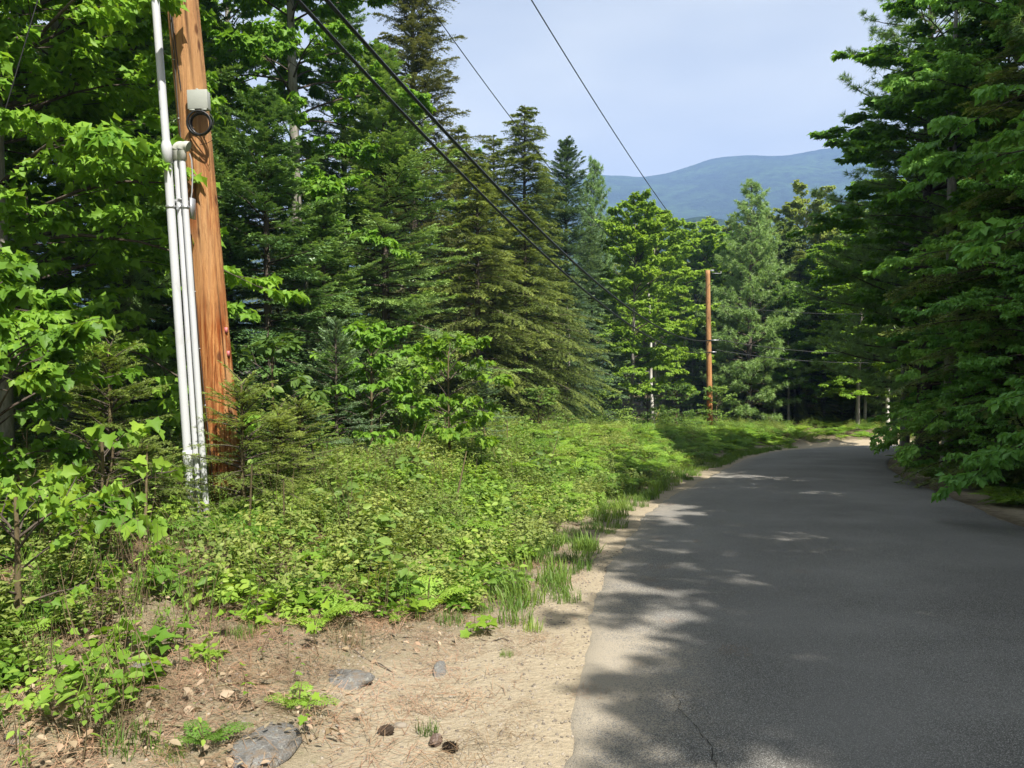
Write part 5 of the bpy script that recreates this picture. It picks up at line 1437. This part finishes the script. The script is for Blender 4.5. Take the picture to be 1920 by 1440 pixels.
# ------------------------------------------------------------------ saplings and single plants
make_broadleaf('maple_sapling', 'bright lime green maple sapling at the wood edge in mid verge', 'sapling', at3(842, 0, 12.0), 201, 1.75, 0.25, 0.80, 'maple_bright',
               nlimb=22, leaves=6, tpl=LEAF_MAPLE, size=0.11, sub_k=4, ntw=3, el=(0.1, 0.9), trunk_r=0.014, bark='stem', part_leaves=260)
make_broadleaf('cherry_sapling', 'leafy sapling with drooping light leaves just right of the pole', 'sapling', at3(512, 0, 9.2), 202, 1.55, 0.2, 0.55, 'bush',
               nlimb=20, leaves=6, tpl=LEAF_OVAL, size=0.13, sub_k=4, ntw=3, el=(0.1, 0.9), trunk_r=0.012, bark='stem', part_leaves=180)
make_broadleaf('hobblebush', 'dark leafed bush left of the lime green sapling', 'bush', at3(695, 0, 11.5), 203, 1.8, 0.2, 0.85, 'maple',
               nlimb=26, leaves=6, tpl=LEAF_OVAL, size=0.12, sub_k=4, ntw=4, el=(0.1, 0.9), trunk_r=0.014, bark='stem')
make_broadleaf('young_maple', 'young maple with yellow green leaves leaning over the roadside at the lower left corner', 'sapling', at3(20, 0, 4.35), 204, 0.75, 0.1, 0.42, 'maple_bright',
               nlimb=12, leaves=4, tpl=LEAF_MAPLE_MID, size=0.075, sub_k=4.0, ntw=2, el=(0.1, 0.9), trunk_r=0.008, bark='stem', part_leaves=200)
make_broadleaf('young_maple', 'small maple sapling with a few large leaves left of the conduit feet', 'sapling', at3(185, 0, 5.6), 205, 0.95, 0.25, 0.36, 'maple_bright',
               nlimb=9, leaves=3, tpl=LEAF_MAPLE, size=0.115, sub_k=3.0, ntw=1, el=(0.1, 0.9), trunk_r=0.007, bark='stem', part_leaves=150)
FE = dict(gap=0.10, per=6, el=(0.15, 0.9), droop=0.25, tipup=0.05, tw_gap=0.035, tw_len=0.26, blade=(0.022, 0.012), nbl=12, tw_ang=(0.5, 0.9), twdroop=0.2, bark='stem')
hs = make_conifer('hemlock_sapling', 'feathery yellow green hemlock sapling hiding the foot of the wooden pole', 'sapling', at3(452, 0, 7.15), 206, 1.25, 0.08, 0.62, 'hem_light', trunk_r=0.014, **FE)
dup(hs, at3(520, 0, 7.6), 4.0, (0.9, 0.9, 0.75), 'feathery hemlock right of the pole foot', None, 'sapling')
dup(hs, at3(205, 0, 7.0), 1.0, (1.3, 1.3, 1.25), 'hemlock sapling with long parallel twigs in front of the large maple', None, 'sapling')
dup(hs, at3(262, 0, 6.8), 5.0, (0.8, 0.8, 0.6), 'low feathery hemlock left of the conduit feet', None, 'sapling')
dup(hs, at3(560, 0, 8.2), 3.0, (1.0, 1.0, 0.8), 'feathery hemlock on the verge below the leafy sapling', None, 'sapling')
sc.append(scatter('hemlock_seedlings', 'feathery yellow green hemlock seedlings scattered over the verge', [hs.children[2]], *pts_where(rh, 1500, (-6, 4), (5.6, 15), lambda X, Y, dl, dr: verge(X, Y, dl) * smooth((dl - 1.8) / 0.6) * np.clip(patch(X, Y, 83, 1.1) - 0.3, 0, 1) * 0.45, tilt=0.2, smin=0.25, smax=0.62)))
fs = make_conifer('fir_sapling', 'small green fir sapling between the drooping sapling and the dark leafed bush', 'sapling', at3(630, 0, 10.6), 207, 1.95, 0.1, 0.62, 'spruce', gap=0.16, per=6, el=(0.0, 0.9), droop=0.15, tipup=0.1,
                  tw_gap=0.045, tw_len=0.28, blade=(0.028, 0.014), nbl=14, tw_ang=(0.6, 0.95), twdroop=0.05, trunk_r=0.016)
dup(fs, at3(155, 0, 9.0), 2.0, (1.0, 1.0, 0.9), 'small fir sapling in the shade under the large maple', None, 'sapling')
dup(fs, at3(905, 0, 14.5), 2.0, (1.0, 1.0, 0.8), 'small fir sapling right of the lime green sapling', None, 'sapling')
bsh = make_broadleaf('alder_bush', 'round leafy bush at the foot of the far pole', 'bush', at3(1345, 0, 39.0), 208, 2.0, 0.1, 1.1, 'bush', nlimb=24, leaves=6, tpl=LEAF_DIA, size=0.11, sub_k=4, ntw=4, el=(0.2, 1.1), trunk_r=0.02, bark='stem')
dup(bsh, at3(1270, 0, 36.5), 1.0, (1.5, 1.2, 1.0), 'wide leafy bush on the bank left of the far pole', None, 'bush')
dup(bsh, at3(1215, 0, 33.5), 2.2, (1.1, 1.1, 0.95), 'leafy bush at the foot of the pale birch stem', None, 'bush')
dup(bsh, at3(1130, 0, 28.5), 3.3, (1.1, 1.1, 0.75), 'leafy bush in front of the short spruce', None, 'bush')
dup(bsh, at3(760, 0, 13.2), 4.4, (0.7, 0.7, 0.6), 'low leafy bush left of the foot of the lime green sapling', None, 'bush')
dup(bsh, at3(1010, 0, 19.5), 5.4, (0.8, 0.8, 0.55), 'low leafy bush under the low olive hemlock', None, 'bush')

# thin seedlings standing in the bare patch, each on its own stem
def seedling(rng, H, n, size, tpl, mat):
    root = empty('seedling', (0, 0, 0))
    q = np.linspace(0, 1, 6)[:, None]
    P = np.hstack([0.05 * np.sin(q * 3) * H, 0.03 * np.sin(q * 4), q * H - 0.02 * (q < 0.01)])
    m = MB(); m.tubes(P, 0.003 * (1.2 - 0.7 * q[:, 0]), 4); m.build('stem', M['stem'], root)
    me = None
    from mathutils import Matrix
    for i in range(n):
        u = 0.35 + 0.65 * (i + 1) / n
        o = P[min(5, int(u * 5))]
        a = i * 2.4 + rng.uniform(-0.4, 0.4)
        d = np.array([[math.cos(a), math.sin(a), rng.uniform(-0.3, 0.4)]])
        f = frames(nrm(d), UP[None] + rng.normal(0, 0.3, (1, 3)))[0]
        s = size * rng.uniform(0.6, 1.15)
        if me is None:
            ob = mesh_obj('leaf', tpl[0], tpl[1], M[mat], root); me = ob.data
        else:
            ob = bpy.data.objects.new('leaf', me); col.objects.link(ob); ob.parent = root
        ob.matrix_local = Matrix([[*(f[r] * s), o[r] + d[0][r] * 0.01] for r in range(3)] + [[0, 0, 0, 1]])
    return root
kinds = [(seedling(rh, 0.34, 5, 0.045, LEAF_OVAL, 'herb'), 'thin stemmed seedling with a few oval leaves on the bare patch'), (seedling(rh, 0.22, 4, 0.055, LEAF_OVAL, 'herb'), 'short seedling with broad oval leaves on the bare patch'),
         (seedling(rh, 0.30, 5, 0.060, LEAF_MAPLE_MID, 'maple_bright'), 'thin seedling with small lobed leaves on the bare patch')]
spots = [(180, 1420), (150, 1440), (205, 1395), (112, 1375), (230, 1405), (270, 1430), (330, 1270), (355, 1260), (245, 1330), (315, 1230), (395, 1190), (430, 1210), (490, 1180), (530, 1205), (255, 1250), (300, 1200), (375, 1425), (560, 1290), (555, 1330), (540, 1260),
         (580, 1400), (125, 1290), (95, 1300), (165, 1260), (60, 1325), (350, 1165), (460, 1330), (270, 1150), (215, 1155), (190, 1120), (140, 1200), (500, 1250), (600, 1235), (30, 1420), (240, 1285)]
used = set()
for i, (px, py) in enumerate(spots):
    k = rt.choice((0, 0, 1, 2)); src, lb = kinds[k]
    x, y = gxy(px, py); s = rt.uniform(0.6, 1.15)
    gname = ('oval leaved seedlings', 'broad leaved seedlings', 'lobed leaved seedlings')[k] + ' on the bare patch'
    if k not in used:
        used.add(k); src.location = (x, y, gz1(x, y)); tag(src, lb, 'seedling', gname)
    else:
        dup(src, (x, y, gz1(x, y)), rt.uniform(0, 6.28), (s, s, s), lb, gname, 'seedling')
# single ferns and tufts on the front of the verge
for i, (px, py, s, lb) in enumerate(((385, 1400, 0.45, 'low green fern left of the speckled granite rock'), (1020, 960, 0.8, 'fern at the bank top close to the grass strip'), (560, 1335, 0.5, 'small fern between the two grey rocks'),
                                   (650, 1070, 0.7, 'fern amid dull herbs above the flat outcrop'), (740, 1010, 0.8, 'upright fern amid low leaves in mid verge'), (590, 1170, 0.6, 'bright fern at the front edge of the low plants'),
                                   (150, 1090, 0.6, 'fern below the big leaved sapling at the left'), (860, 1000, 0.9, 'arching fern on the bank above the sandy hollow'), (930, 940, 1.0, 'largest fern at the start of the far bracken'),
                                   (720, 1120, 0.55, 'small fern just above the sand beside the dry stalks'), (470, 1120, 0.55, 'small fern in front of the conduits at the edge of the bare patch'), (60, 1180, 0.5, 'small fern by the young yellow green maple'),
                                   (235, 900, 0.9, 'shaded fern under the hemlock twigs left of the conduits'), (600, 900, 1.0, 'large fern right of the pole foot near the leafy sapling'))):
    x, y = gxy(px, py)
    dup(fA if i % 2 else fB, (x, y, gz1(x, y)), rt.uniform(0, 6.28), (s, s, s), lb, 'ferns of the verge', 'fern')
for i, (px, py, s, lb) in enumerate(((1000, 1185, 0.55, 'tiny grass tuft standing alone on the sand'), (900, 1150, 0.8, 'grass tuft between sand and low plants'), (1040, 1085, 1.2, 'largest grass tuft where the verge meets the sand'), (845, 1170, 0.9, 'grass tuft at the tip of the leafy verge'), (800, 1380, 0.45, 'small grass tuft by the pine cones'), (950, 1230, 0.35, 'few grass blades among red brown needles on the sand'))):
    x, y = gxy(px, py); dup((gA, gB)[i % 2], (x, y, gz1(x, y)), rt.uniform(0, 6.28), (s, s, s), lb, None, 'grass')
